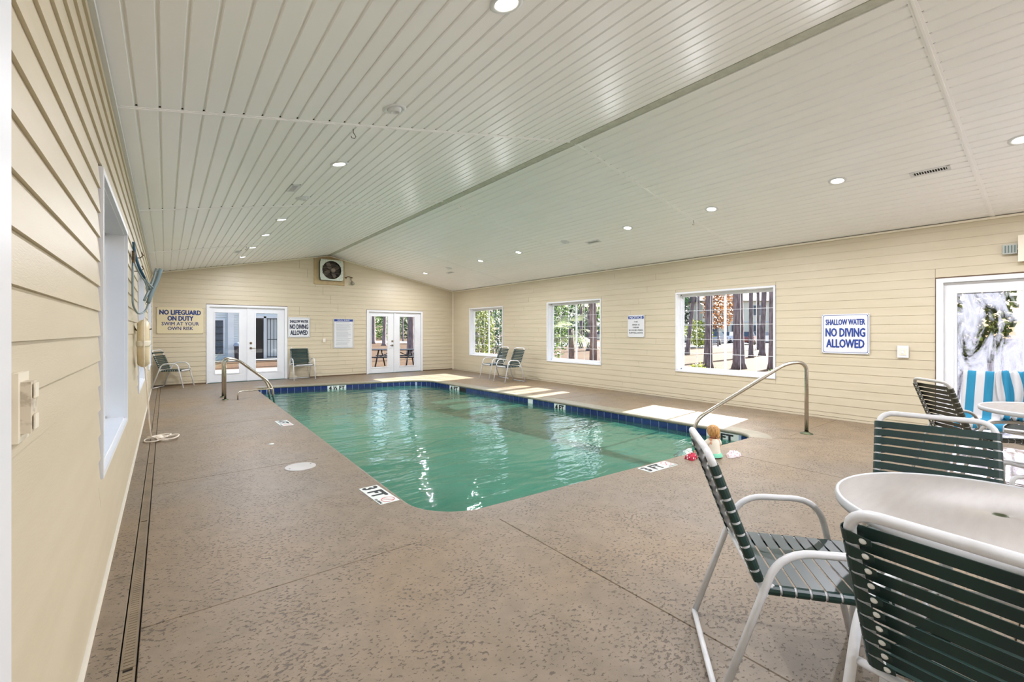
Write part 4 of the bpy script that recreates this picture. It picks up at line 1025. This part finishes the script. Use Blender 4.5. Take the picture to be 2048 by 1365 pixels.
# ------------------------------------------------------------------ round tables
def make_table(label, r=.482):
    rt = empty('round_table', label=label, cat='table')
    MB().lathe([(.022, .706), (.03, .7105), (r-.03, .711), (r-.012, .709)], seg=64).build('table_top', M_TABLE, rt)
    MB().lathe([(r-.012, .709), (r-.008, .714), (r, .708), (r+.002, .69), (r, .677), (r-.016, .674), (r-.02, .69)], seg=64).build('rim', M_TABLERIM, rt)
    MB().lathe([(.022, .706), (.019, .709), (.019, .68), (.0, .68)], seg=20).build('umbrella_hole', M_DARKSTEEL, rt)
    MB().lathe([(.02, .70), (r-.02, .70), (r-.02, .69), (.02, .69), (.02, .70)], seg=40, smooth=False).build('underside', M_TABLERIM, rt)
    for k in range(4):
        a = k*PI/2+.95; c_, s_ = math.cos(a), math.sin(a)
        MB().tube(bend([(.20*c_, .20*s_, .69), (.20*c_, .20*s_, .17), (.43*c_, .43*s_, .165), (.43*c_, .43*s_, 0.003)], [0, .08, .05, 0], 6), .0165, 12).build('leg', M_CHAIRW, rt)
    MB().tube([(.2*math.cos(2*PI*k/24), .2*math.sin(2*PI*k/24), .32) for k in range(24)], .009, 8, closed=True).build('brace_ring', M_CHAIRW, rt)
    return rt
tb = make_table('near round patio table with frosted top and white rim'); tb.location = (2.378, .196, 0)
tb2 = copy_tree(tb); tb2['label'] = 'rear round white patio table in front of the towel-covered chair'; tb2.location = (5.87, .14, 0)

# ------------------------------------------------------------------ towels on chair E
def towel(label, y0, y1, bunch=0, drop=.30, length=.9, seedv=1, st=5.0, lift=0.0):
    """cloth draped over the back of chair E, built in the chair's local frame"""
    rt_m = chE.matrix_world if False else (Matrix.Translation(chE.location) @ Matrix.Rotation(chE.rotation_euler.z, 4, 'Z'))
    d = (BT-BB).normalized(); nx, nz = d.z, -d.x     # forward normal
    top = BT+Vector((0, 0, .0)); path = []
    o = TR+.012+lift
    for k in range(8): path.append(Vector((top.x-nx*o, 0, top.z-nz*o))-d*(drop*(1-k/7)))
    for k in range(1, 6):
        a = PI*k/6; v = Vector((-nx*math.cos(a)+d.x*math.sin(a), 0, -nz*math.cos(a)+d.z*math.sin(a))); path.append(Vector((top.x, 0, top.z))+v*o)
    for k in range(14): path.append(Vector((top.x+nx*o, 0, top.z+nz*o))-d*(.505*k/13))
    if length > .6:
        b = path[-1]
        for k in range(1, 10): path.append(Vector((b.x+.43*k/9, 0, BB.z+TR+.018+lift)))
        e = path[-1]
        for k in range(1, 5): path.append(Vector((e.x+.012*k, 0, e.z-.035*k)))
    nu = 28; vs_ = []; uvs = []
    rnd = random.Random(seedv); ph = [rnd.uniform(0, 6) for _ in range(4)]
    for i, p in enumerate(path):
        for j in range(nu+1):
            u = j/nu; y = y0+(y1-y0)*u
            wob = .006*math.sin(6*u*PI+ph[0]+i*.12)+bunch*.018*(1+math.sin(11*u*PI+ph[1]+i*.18))
            yy = y+bunch*.02*math.sin(i*.3+ph[2]+u*4)
            if i < 22: vs_.append((p.x+nx*abs(wob), yy, p.z+nz*abs(wob)))
            else: vs_.append((p.x, yy, p.z+abs(wob)))
            uvs.append((u*(y1-y0)*st+ph[3]*0+.25+bunch*.12*math.sin(i*.25), i/len(path)))
    fs = [(i*(nu+1)+j, i*(nu+1)+j+1, (i+1)*(nu+1)+j+1, (i+1)*(nu+1)+j) for i in range(len(path)-1) for j in range(nu)]
    me = bpy.data.meshes.new('striped_towel'); me.from_pydata([tuple(rt_m @ Vector(v)) for v in vs_], [], fs); me.materials.append(M_TOWEL)
    uvl = me.uv_layers.new(name='UVMap')
    for lp in me.loops: uvl.data[lp.index].uv = uvs[lp.vertex_index]
    for p in me.polygons: p.use_smooth = True
    o_ = link('striped_towel', me); md = o_.modifiers.new('thickness', 'SOLIDIFY'); md.thickness = .005; md.offset = 1
    return tag(o_, label, 'towel')
towel('blue and white striped towel spread flat over the chair back and seat', -.28, .10, 0, .32, .9, 1, 7.4)
towel('blue and white striped towel bunched over the corner of the same chair back', .0, .33, 1, .30, .5, 2, 9, .012)

# ------------------------------------------------------------------ child at the pool edge
def skin_fig(name, verts, edges, radii, material, parent, sub=2):
    me = bpy.data.meshes.new(name); me.from_pydata(verts, edges, []); me.materials.append(material)
    o = link(name, me, parent)
    md = o.modifiers.new('skin', 'SKIN'); md.use_smooth_shade = True
    lay = me.skin_vertices[0].data if me.skin_vertices else None
    if lay is None:
        bpy.context.view_layer.update(); 
    for i, r in enumerate(radii):
        me.skin_vertices[0].data[i].radius = (r, r) if not isinstance(r, tuple) else r
    me.skin_vertices[0].data[0].use_root = True
    s = o.modifiers.new('sub', 'SUBSURF'); s.levels = sub; s.render_levels = sub
    return o
def ensure_skin(me): pass
kid = empty('person', (4.72, 2.50, 0), math.radians(-22), label='small blond child in a cream top sitting at the pool edge facing the water', cat='person')
kid.scale = (.92, .92, .92)
# local: y forward (to the pool), x right, z up
V = [(0, 0, .055), (0, .005, .12), (0, .012, .185), (0, .018, .215), (0, .02, .245),          # pelvis, waist, chest, neck base, neck
     (.062, .012, .192), (.10, .03, .13), (.115, .07, .07),                                   # right shoulder, elbow, wrist
     (-.062, .012, .192), (-.115, .05, .135), (-.165, .09, .075),                              # left arm reaching out
     (.05, .03, .045), (.10, .14, .05), (.09, .22, .0), (-.05, .03, .045), (-.10, .14, .05), (-.09, .22, .0)]  # legs
Ed = [(0, 1), (1, 2), (2, 3), (3, 4), (2, 5), (5, 6), (6, 7), (2, 8), (8, 9), (9, 10), (0, 11), (11, 12), (12, 13), (0, 14), (14, 15), (15, 16)]
Rd = [.062, .058, .055, .03, .026, .03, .022, .016, .03, .022, .016, .045, .034, .024, .045, .034, .024]
def skinned(name, V, Ed, Rd, m, parent):
    import bmesh
    bm = bmesh.new(); ly = bm.verts.layers.skin.new('')
    vv = [bm.verts.new(v) for v in V]
    for i, r in enumerate(Rd): vv[i][ly].radius = (r, r) if not isinstance(r, tuple) else r
    vv[0][ly].use_root = True
    for a, b in Ed: bm.edges.new((vv[a], vv[b]))
    me = bpy.data.meshes.new(name); bm.to_mesh(me); bm.free(); me.materials.append(m)
    o = link(name, me, parent); md = o.modifiers.new('skin', 'SKIN'); md.use_smooth_shade = True
    s = o.modifiers.new('sub', 'SUBSURF'); s.levels = 2; s.render_levels = 2; return o
skinned('body', V, Ed, Rd, M_SKIN, kid)
def hand(cx, cy, cz, sgn, parent):
    V = [(0, 0, 0), (0, .018, -.004)]; Ed = [(0, 1)]; Rd = [.012, .013]
    for k, (fx, ln) in enumerate(((-.010, .024), (-.003, .028), (.004, .027), (.010, .020))):
        b = len(V); V += [(fx, .024, -.006), (fx*1.2, .024+ln*.6, -.012), (fx*1.25, .024+ln, -.024)]; Ed += [(1, b), (b, b+1), (b+1, b+2)]; Rd += [.0052, .0046, .004]
    b = len(V); V += [(-.014*sgn, .010, -.006), (-.024*sgn, .022, -.014)]; Ed += [(0, b), (b, b+1)]; Rd += [.0055, .0046]
    o = skinned('hand', V, Ed, Rd, M_SKIN, parent); o.location = (cx, cy, cz); return o
hand(.115, .07, .066, -1, kid); hand(-.165, .09, .07, 1, kid)
# shirt: lofted torso with short sleeves
mb = MB(); segn = 18; rings_ = [(.03, .088, .072), (.07, .080, .068), (.12, .072, .062), (.165, .074, .058), (.195, .070, .048), (.212, .045, .036), (.220, .034, .032)]
vs_ = []
for z, rx_, ry_ in rings_:
    for k in range(segn):
        a = 2*PI*k/segn; w = 1+.035*math.sin(5*a+z*40); vs_.append((rx_*w*math.cos(a), .01+ry_*w*math.sin(a), z))
mb.add(vs_, [(j*segn+k, j*segn+(k+1) % segn, (j+1)*segn+(k+1) % segn, (j+1)*segn+k) for j in range(len(rings_)-1) for k in range(segn)], 0, True)
mb.tube([(.05, .012, .195), (.078, .02, .172), (.092, .028, .148)], [.036, .033, .034], 12); mb.tube([(-.05, .012, .195), (-.082, .028, .172), (-.1, .04, .15)], [.036, .033, .034], 12)
mb.build('shirt', M_SHIRT, kid)
mb = MB(); vs_ = []
for z, rx_, ry_ in [(.012, .105, .09), (.03, .104, .088), (.052, .09, .074), (.062, .08, .066)]:
    for k in range(segn): a = 2*PI*k/segn; vs_.append((rx_*math.cos(a)*(1+.05*math.sin(6*a)), .012+ry_*math.sin(a), z))
mb.add(vs_, [(j*segn+k, j*segn+(k+1) % segn, (j+1)*segn+(k+1) % segn, (j+1)*segn+k) for j in range(3) for k in range(segn)], 0, True); mb.build('skirt', M_MINT, kid)
# head with face, ears and hair
hd = MB(); vs_ = []; nr, ns_ = 14, 20
for j in range(nr+1):
    ph = PI*j/nr
    for k in range(ns_):
        a = 2*PI*k/ns_; x = .062*math.sin(ph)*math.cos(a); y = .07*math.sin(ph)*math.sin(a); z = .074*math.cos(ph)
        if z < 0: x *= 1+z*2.6; y *= 1+z*1.6
        vs_.append((x, y+.02, z+.30))
hd.add(vs_, [(j*ns_+k, (j+1)*ns_+k, (j+1)*ns_+(k+1) % ns_, j*ns_+(k+1) % ns_) for j in range(nr) for k in range(ns_)], 0, True)
head = hd.build('head', M_SKIN, kid)
MB().lathe([(0, .014), (.007, .006), (.009, -.004), (0, -.008)], (0, .092, .292), 10).build('nose', M_SKIN, head)
for s in (1, -1):
    MB().lathe([(0, .007), (.007, .003), (.007, -.003), (0, -.007)], (s*.023, .083, .305), 10).build('eye', M_DARK, head)
    MB().lathe([(0, .014), (.008, .008), (.009, -.006), (0, -.014)], (s*.062, .02, .295), 10).build('ear', M_SKIN, head)
MB().box((-.013, .082, .266), (.013, .086, .270)).build('mouth', mat('lip', (190, 104, 96), .5), head)
hr = MB(); vs_ = []
for j in range(nr+1):
    ph = PI*j/nr*.98
    for k in range(ns_*2):
        a = 2*PI*k/(ns_*2); f = max(0, math.sin(a)); rr2 = 1.13+.03*math.sin(a*13+ph*2)
        x = .062*math.sin(ph)*math.cos(a)*rr2; y = .07*math.sin(ph)*math.sin(a)*rr2; z = .074*math.cos(ph)*1.1
        lim = -.055+.10*f
        if z < lim: z = lim; 
        if f > .45 and z < .03: y = min(y, .045)
        vs_.append((x, y+.014, z+.304))
hr.add(vs_, [(j*ns_*2+k, (j+1)*ns_*2+k, (j+1)*ns_*2+(k+1) % (ns_*2), j*ns_*2+(k+1) % (ns_*2)) for j in range(nr) for k in range(ns_*2)], 0, True)
hr.build('hair', M_HAIR, head)
MB().lathe([(0, .026), (.016, .018), (.022, 0), (.014, -.02), (0, -.028)], (0, -.07, .262), 14).build('hair_bun', M_HAIR, head)
# bits beside the child
def lumpy(name, loc, s, m, seedv, parent=None):
    rnd = random.Random(seedv); mb = MB(); vs_ = []; nr_, nk = 8, 14
    for j in range(nr_+1):
        ph = PI/2*j/nr_
        for k in range(nk):
            a = 2*PI*k/nk; w = 1+.22*math.sin(3*a+seedv)+.1*rnd.random(); vs_.append((s[0]*math.sin(ph)*math.cos(a)*w, s[1]*math.sin(ph)*math.sin(a)*w, s[2]*math.cos(ph)*(1+.25*math.sin(4*a+j))+.001))
    mb.add(vs_, [(j*nk+k, (j+1)*nk+k, (j+1)*nk+(k+1) % nk, j*nk+(k+1) % nk) for j in range(nr_) for k in range(nk)], 0, True)
    return mb.build(name, m, parent, loc)
tag(lumpy('swim_cloth', (4.47, 2.62, 0), (.075, .05, .055), M_REDDOT, 2), 'crumpled red cloth with white dots at the pool edge', 'cloth')
tag(lumpy('swim_cloth', (4.93, 2.40, 0), (.10, .06, .05), M_FLORAL, 4), 'crumpled white cloth with pink flowers behind the child', 'cloth')

# ------------------------------------------------------------------ outside
GZ = -.12
g = MB()
X0, X1, Y0_, Y1_ = -90, 140, -60, 170; bx0, bx1, by0, by1 = XL-.2, XR+.2, YB-.2, YF+.2
for (a, b, c, d_) in ((X0, bx0, Y0_, Y1_), (bx1, X1, Y0_, Y1_), (bx0, bx1, Y0_, by0), (bx0, bx1, by1, Y1_)):
    g.add([(a, c, GZ), (b, c, GZ), (b, d_, GZ), (a, d_, GZ)], [(0, 1, 2, 3)])
tag(g.build('ground', M_STRAW), kind='structure')
def strip(name, p, q, w, m, z):
    p, q = Vector(p), Vector(q); d = (q-p).normalized(); n_ = Vector((-d.y, d.x))*w/2
    return tag(MB().add([(*(p+n_), z), (*(p-n_), z), (*(q-n_), z), (*(q+n_), z)], [(0, 1, 2, 3)]).build(name, m), kind='structure')
# access road sweeping past at 36-46 m
cr, sr2 = math.cos(YAW), math.sin(YAW)
def cam_pt(u, zc): xc = (u-1024)/894.7*zc; return (zc*sr2+xc*cr, zc*cr-xc*sr2)
strip('road', cam_pt(350, 78), cam_pt(930, 60), 11, M_ROAD, GZ+.01)
strip('road', cam_pt(880, 55), cam_pt(1750, 40), 9, M_ROAD, GZ+.012)
strip('parking_pavement', cam_pt(1000, 62), cam_pt(1900, 52), 12, M_ASPH, GZ+.008)
tag(MB().box((-3, YF+.2, GZ-.02), (4.4, 20.4, GZ+.02)).build('patio_pavement', M_CONC), kind='structure')
tag(MB().box((-3, 25.6, GZ-.02), (7.5, 27.0, GZ+.05)).build('porch_pavement', M_CONC), kind='structure')

def trunk(x, y, r, h=11, lean=(0, 0), label='', flare=1.5):
    rt = empty('pine_tree', (x, y, GZ), label=label, cat='tree', group='pine trees outside')
    pts_ = []; rs_ = []
    for k in range(10):
        t = k/9; pts_.append((lean[0]*t*h, lean[1]*t*h, t*h)); rs_.append(r*(1-.35*t)*(flare if k == 0 else 1.0))
    pts_.insert(1, (lean[0]*.25, lean[1]*.25, .25)); rs_.insert(1, r*1.15)
    MB().tube(pts_, rs_, 14).build('trunk', M_BARK, rt)
    rnd = random.Random(int(x*100)); mb = MB()
    for k in range(4):
        a = rnd.uniform(0, 2*PI); z = h*.8+k*.4; l_ = rnd.uniform(.8, 1.6); b = Vector((lean[0]*z, lean[1]*z, z))
        mb.tube([b, b+Vector((math.cos(a)*l_, math.sin(a)*l_, .4))], .04, 5)
    mb.build('branches', M_BARK, rt)
    return rt
def T(u, v, px, label, h=11, lean=(0, 0)):
    zc = 894.7*(1.37-GZ)/(v-663.5); x, y = cam_pt(u, zc); trunk(x, y, px/894.7*zc/2, h, lean, label)
right = Vector((cr, -sr2))
T(1374, 710, 8, 'slender leaning pine trunk at the edge of the large window view', 9, (.09, -.07))
T(1416, 737, 15, 'thick straight pine trunk in the middle of the large window\'s first sash', 12, (.012, -.01))
T(1397, 691, 4.5, 'thin distant pine between the leaning pine and the thick trunk', 12)
T(1478, 738, 20, 'widest pine trunk just beyond the large window\'s centre bar', 12, (-.01, .01))
T(1502, 716, 8, 'thin pine standing beside the widest trunk', 12)
T(1524, 712, 10, 'pine with a flared base next to the last trunk in the large window', 12, (.03, -.02))
T(1546, 739, 15, 'dark pine trunk filling the last panes of the large window', 12)
T(1516, 700, 6, 'distant thin pine behind the two trunks of the large window', 12)
T(747, 688, 7, 'pine trunk at the hinge side of the glass in the far corner doors', 14)
T(768, 692, 7.5, 'leaning pine trunk in the first glass of the far corner doors', 14, (.02, -.015))
T(822, 712, 15, 'massive pine trunk behind the picnic table', 14)
T(806, 683, 3, 'thin distant trunk beside the massive pine', 14)
T(1180, 702, 12, 'pine trunk seen through the middle window beyond the palm', 14)
T(1162, 697, 7, 'slim pine trunk behind the middle window\'s second sash', 14)
T(980, 705, 9, 'pine trunk behind the far window\'s shrubs', 14, (.02, 0))
T(953, 700, 6, 'slim pine trunk at the edge of the far window', 14)

def foliage_obj(name, rt, c, rad, nleaf, size, m, seedv, flat=1.0):
    rnd = random.Random(seedv); mb = MB(); 
    for _ in range(nleaf):
        while True:
            p = Vector((rnd.uniform(-1, 1), rnd.uniform(-1, 1), rnd.uniform(-1, 1)))
            if .25 < p.length < 1: break
        p = p.normalized()*(p.length**.5)
        q = Vector((p.x*rad[0], p.y*rad[1], p.z*rad[2]))+Vector(c)
        a = Vector((rnd.gauss(0, 1), rnd.gauss(0, 1), rnd.gauss(0, 1))).normalized(); b = a.orthogonal().normalized()
        s1, s2 = size*rnd.uniform(.6, 1.3), size*.45
        mb.add([q, q+a*s1*.5+b*s2, q+a*s1, q+a*s1*.5-b*s2], [(0, 1, 2, 3)])
    return tag(mb.build(name, m, rt), kind='stuff')
def bush(x, y, w, h, m, label, n_=700, size=.09, cat='shrub', trunk_h=0, seedv=1, zoff=0):
    rt = empty('shrub' if not trunk_h else 'leafy_tree', (x, y, GZ), label=label, cat=cat)
    foliage_obj('foliage', rt, (0, 0, trunk_h+h/2), (w/2, w/2, h/2), n_, size, m, seedv)
    mb = MB()
    if trunk_h: mb.tube([(0, 0, 0), (.05, 0, trunk_h*.6), (0, .05, trunk_h+h*.3)], [w*.035, w*.028, w*.015], 8)
    else:
        for k in range(5): a = k*1.3; mb.tube([(0, 0, 0), (.25*w*math.cos(a), .25*w*math.sin(a), h*.6)], .012, 5)
    mb.build('stems' if not trunk_h else 'trunk', M_BARK, rt)
    return rt
# low plants under the windows
sd = 11
for i, y in enumerate((2.7, 3.2, 3.7, 4.25, 4.8, 5.4)):
    bush(9.35+.1*(i % 2), y, .50, .62+.08*(i % 3), M_LEAFY if i % 2 else M_LEAF, '%s low leafy plant under the largest window, counted toward the far end' % ordn[i], 420, .07, 'plant', seedv=sd+i)
for i, y in enumerate((7.0, 7.7, 8.4)):
    bush(9.5, y, .6, .55, M_LEAFD, '%s low dark green plant under the middle window' % ordn[i], 350, .07, 'plant', seedv=sd+20+i)
x, y = cam_pt(958, 19.5); bush(x, y, 1.4, 2.9, M_LEAFY, 'tall yellow-green shrub outside the far window', 1500, .12, seedv=41)
x, y = cam_pt(988, 24); bush(x, y, 2.2, 2.6, M_LEAFD, 'rounded grey-green shrub outside the far window', 1300, .13, seedv=42)
x, y = cam_pt(1100, 20.5); bush(x, y, 1.9, 4.0, M_LEAF, 'broad dark leafy shrub at the edge of the middle window', 1500, .14, seedv=43)
# palms
def palm(x, y, h, nf, label, seedv, L=1.1):
    rt = empty('palm', (x, y, GZ), label=label, cat='palm')
    MB().tube([(0, 0, 0), (.03, 0, h*.5), (0, .02, h)], [.14, .12, .13], 12).build('trunk', M_BARK, rt)
    rnd = random.Random(seedv)
    for k in range(nf):
        a = 2*PI*k/nf+rnd.uniform(-.2, .2); e = rnd.uniform(-.5, .9); mb = MB()
        st = Vector((0, 0, h)); d = Vector((math.cos(a)*math.cos(e), math.sin(a)*math.cos(e), math.sin(e)))
        hub = st+d*L*.55-Vector((0, 0, .1)); mb.tube([st, (st+hub)/2+Vector((0, 0, .06)), hub], .012, 5)
        side = d.cross(Vector((0, 0, 1))).normalized(); up = side.cross(d)
        for j in range(17):
            t = (j/16-.5)*2*1.35; dd = (d*math.cos(t)+side*math.sin(t)).normalized(); l_ = L*(.75-.15*abs(t)); w = up.cross(dd).normalized()*.016
            m1 = hub+dd*l_*.55; m2 = hub+dd*l_-Vector((0, 0, .22*l_+.15*rnd.random()))
            mb.add([hub-w*.3, hub+w*.3, m1+w, m2, m1-w], [(0, 1, 2, 4), (4, 2, 3)])
        mb.build('frond', M_FROND, rt)
    return rt
x, y = cam_pt(1186, 15.2); palm(x, y, 3.0, 14, 'fan palm with drooping fronds outside the middle window', 1, 1.3)
x, y = cam_pt(1142, 17.8); palm(x, y, 1.6, 12, 'low fan palm between the middle window\'s shrub and centre bar', 2, 1.0)
x, y = cam_pt(1014, 21.5); palm(x, y, 3.4, 12, 'fan palm whose fronds cross the top of the far window', 3, 1.4)
# yucca outside the left door
rt = empty('yucca', (.95, 16.2, GZ), label='spiky yucca leaves outside the first glass of the courtyard doors', cat='plant')
rnd = random.Random(9)
for k in range(22):
    a = 2*PI*k/22; e = rnd.uniform(.1, 1.2); d = Vector((math.cos(a)*math.cos(e), math.sin(a)*math.cos(e), math.sin(e))); w = d.cross(Vector((0, 0, 1))).normalized()*.02; l_ = .75
    b = Vector((0, 0, .35)); mb = MB().add([b-w, b+w, b+d*l_*.5+w, b+d*l_, b+d*l_*.5-w], [(0, 1, 2, 4), (4, 2, 3)]); mb.build('leaf', M_FROND, rt)
MB().tube([(0, 0, 0), (0, 0, .38)], .04, 8).build('stem', M_BARK, rt)
# background trees
for i, (u, zc, w, h, m, th, lb) in enumerate([(735, 100, 9, 8, M_LEAFD, 0, 'dark evergreen mass behind the road at the hinge side of the corner doors'), (762, 82, 8, 6, M_LEAF, 0, 'rounded green shrub mass behind the leaning pine'), (790, 116, 12, 9, M_LEAFD, 1, 'dark evergreen tree seen between the corner doors'), (812, 90, 9, 7, M_LEAFD, 0, 'dark green thicket beside the massive pine'), (850, 104, 12, 9, M_LEAF, 1, 'green tree beyond the edge of the corner doors'),
        (950, 76, 9, 8, M_LEAF, 0, 'pale green thicket far behind the far window'), (985, 62, 9, 8, M_LEAFD, 0, 'dark thicket far behind the far window'), (1015, 86, 9, 9, M_LEAF, 1, 'green tree far behind the far window edge'), (1108, 62, 10, 7, M_LEAFD, 0, 'dark thicket far behind the middle window'), (1150, 52, 9, 6, M_LEAFD, 0, 'evergreen thicket behind the middle window\'s centre'), (1188, 70, 9, 9, M_LEAF, 1, 'green tree behind the middle window\'s last panes'),
        (1436, 44, 4.6, 4.6, M_LEAFO, 1.6, 'orange autumn tree behind the large window'), (1398, 43, 4, 2.6, M_LEAFY, 0, 'yellowing shrub below the leaning pine'), (1455, 60, 5, 6, M_LEAFO, 2.5, 'rusty brown tree beside the centre bar of the large window'), (1340, 66, 9, 8, M_LEAFD, 1, 'green tree beyond the edge of the large window'), (1925, 16, 4, 5, M_LEAFY, 0, 'pale thin shrub outside the scratched glass door')]):
    x, y = cam_pt(u, zc); bush(x, y, w*.62, h, m, lb, 900 if zc > 20 else 1600, w*.06, 'tree' if th else 'shrub', th, 60+i)

# apartment buildings
def building(u, zc, ln, h, dep, label, ang=None):
    x, y = cam_pt(u, zc); a = -YAW if ang is None else ang
    rt = empty('apartment_building', (x, y, GZ), a, label=label, cat='building')
    MB().box((-ln/2, 0, 0), (ln/2, dep, h)).build('wall', M_BLDG, rt)
    MB().prism([(-.6, h), (dep/2, h+2.6), (dep+.6, h)], 'x', -ln/2-.6, ln/2+.6).build('roof', M_ROOFM, rt)
    nfl = int(h/2.9)
    for f in range(nfl):
        xx = -ln/2+1.6
        while xx < ln/2-1.5:
            w = MB().box((-.62, -.08, 0), (.62, .02, 1.62)).build('window', M_WHITE, rt, (xx, 0, .9+f*2.9))
            MB().box((-.52, -.1, .1), (.52, -.07, 1.52)).build('pane', M_GLASSD, w); xx += 3.2
        MB().box((-ln/2, -.06, f*2.9-.08), (ln/2, 0, f*2.9+.08)).build('floor_band', M_WHITE, rt)
    return rt
building(1388, 100, 16, 12, 12, 'tall cream apartment building behind the first panes of the large window')
building(1520, 66, 17, 6, 10, 'low cream apartment building behind the last panes of the large window')
building(1165, 85, 16, 6, 10, 'pale building far behind the palm in the middle window')
# cars
def car(u, zc, colr, rz, label):
    x, y = cam_pt(u, zc); rt = empty('car', (x, y, GZ+.01), rz, label=label, cat='car')
    pm = mat('paint_'+label.split()[0], colr, .25, .2, coat=.6)
    prof = [(-2.2, .32), (-2.25, .75), (-2.0, .92), (-1.5, .96), (1.05, .98), (2.0, .84), (2.25, .6), (2.2, .3)]
    mb = MB(); mb.prism(prof, 'y', -.86, .86); mb.build('body', pm, rt)
    cab = MB(); v = [(-1.6, -.8, .95), (1.1, -.8, .95), (.45, -.62, 1.42), (-1.1, -.62, 1.42), (-1.6, .8, .95), (1.1, .8, .95), (.45, .62, 1.42), (-1.1, .62, 1.42)]
    cab.add(v, [(0, 1, 2, 3), (7, 6, 5, 4), (1, 5, 6, 2), (4, 0, 3, 7), (3, 2, 6, 7)]); cab.build('cabin_glass', M_GLASSD, rt)
    MB().box((-1.08, -.6, 1.41), (.43, .6, 1.45)).build('roof_panel', pm, rt)
    for wx in (-1.35, 1.35):
        for wy in (-.8, .8): MB().lathe([(0, -.1), (.3, -.1), (.33, -.06), (.33, .06), (.3, .1), (0, .1)], (wx, wy, .33), 16, M=Matrix.Rotation(PI/2, 4, 'X')).build('wheel', M_DARK, rt)
    return rt
car(1400, 58, (226, 228, 232), -YAW+1.1, 'white car parked between the thin pine and the thick trunk')
car(1430, 50, (150, 158, 168), -YAW+.9, 'silver car parked beside the thick pine trunk')
car(1457, 57, (214, 222, 232), -YAW+.7, 'pale car just before the window centre bar')
car(1494, 51, (120, 40, 44), -YAW+1.0, 'maroon car parked behind the widest pine')
car(1522, 57, (232, 234, 238), -YAW+.5, 'bright white car near the last panes of the large window')
# picnic table
x, y = cam_pt(790, 18.6); rt = empty('picnic_table', (x, y, GZ), -YAW, label='dark metal picnic table outside the far corner doors', cat='table')
for k in range(4): MB().box((-.98, -.36+k*.18, .72), (.98, -.36+k*.18+.165, .755)).build('top_plank', M_IRON, rt)
for s in (-1, 1):
    MB().box((-.98, s*.72-.13, .44), (.98, s*.72+.13, .475)).build('bench_seat', M_IRON, rt)
for xx in (-.62, .62):
    MB().tube([(xx, -.75, .44), (xx, .75, .44)], .025, 8).build('cross_bar', M_IRON, rt)
    for s in (-1, 1):
        MB().tube([(xx, s*.2, .72), (xx, s*.72, .0)], .03, 8).build('leg', M_IRON, rt)
MB().tube([(-.62, 0, .44), (0, 0, .72)], .018, 8).build('brace', M_IRON, rt); MB().tube([(.62, 0, .44), (0, 0, .72)], .018, 8).build('brace', M_IRON, rt)

M_BOUNCE = mat('white_bounce_concrete', (206, 203, 196), .9, rgb2=(198, 195, 188), scale=2)  # added bright paving that bounces sunlight up onto the ceiling
tag(MB().box((-1.5, -14, GZ-.02), (16, YB-.2, GZ+.03)).build('rear_bounce_pavement', M_BOUNCE), kind='structure')
tag(MB().box((XR+.2, YB-.2, GZ-.02), (13.5, 1.9, GZ+.03)).build('side_bounce_pavement', M_BOUNCE), kind='structure')  # added along the near wall for the same bounce
# neighbouring clubhouse across the courtyard
rt = empty('clubhouse', (0, 27, GZ), label='pale blue-white sided clubhouse across the courtyard behind the double doors', cat='building')
MB().box((-3, 0, 0), (7.6, .3, 4.2)).build('wall', M_NSIDING, rt)
for k in range(34):
    z = .05+k*.12; mb = MB()
    for (a, b) in ((-3, 3.75), (4.95, 7.6)) if z < 2.25 else ((-3, 7.6),):
        mb.add([(a, -.03, z), (b, -.03, z), (b, -.008, z+.118), (a, -.008, z+.118), (a, 0, z), (b, 0, z)], [(0, 1, 2, 3), (0, 4, 5, 1)])
    mb.build('siding_board', M_NSIDING, rt)
MB().box((2.52, -.12, 0), (2.78, .0, 4.2)).build('corner_post', M_WHITE, rt)
fr = MB(); fr.box((1.55, -.06, .3), (2.4, -.01, 2.12)); fr.build('window', M_WHITE, rt)
MB().box((1.63, -.08, .38), (2.32, -.055, 2.04)).build('pane', M_GLASSD, rt)
for k in range(1, 2): MB().box((1.63+.345*k-.02, -.1, .38), (1.63+.345*k+.02, -.075, 2.04)).build('muntin', M_IRON, rt)
for k in range(0, 6): MB().box((1.63, -.1, .38+.332*k-.012), (2.32, -.075, .38+.332*k+.012)).build('muntin', M_IRON, rt)
MB().box((3.76, -.04, 0), (4.16, .02, 2.2)).build('doorway', M_DARK, rt)
MB().box((4.14, -.10, 0), (4.26, -.0, 2.3)).build('door_frame', M_WHITE, rt)
MB().box((3.7, -.1, 2.2), (5.2, 0, 2.32)).build('door_head', M_WHITE, rt)
gt = empty('iron_gate', (4.28, 26.8, GZ), label='black barred iron gate beside the dark doorway of the clubhouse', cat='gate')
for z in (.12, 1.05, 2.15): MB().box((0, -.015, z), (.95, .015, z+.04)).build('rail', M_IRON, gt)
for k in range(7): MB().box((k*.155, -.012, .1), (k*.155+.025, .012, 2.2)).build('bar', M_IRON, gt)
tb_ = empty('trash_bin', (2.98, 26.5, GZ+.05), label='dark round trash bin against the clubhouse wall', cat='bin')
MB().lathe([(0, 0), (.2, 0), (.24, .7), (.25, .72)], seg=20).build('bin_body', mat('bin_dark', (58, 54, 62), .6), tb_)
MB().lathe([(.26, .70), (.27, .74), (.2, .86), (0, .9)], seg=20).build('bin_liner', mat('bin_liner_grey', (160, 170, 184), .4), tb_)
# greenery beyond the left windows
for i, (x, y) in enumerate(((-3.2, 6), (-3.6, 10.5), (-3.0, 15.5))):
    bush(x, y, 2.2, 1.5, M_LEAFD, 'shrub outside the shaded windows, %s along the wall' % ordn[i], 700, .14, seedv=90+i)
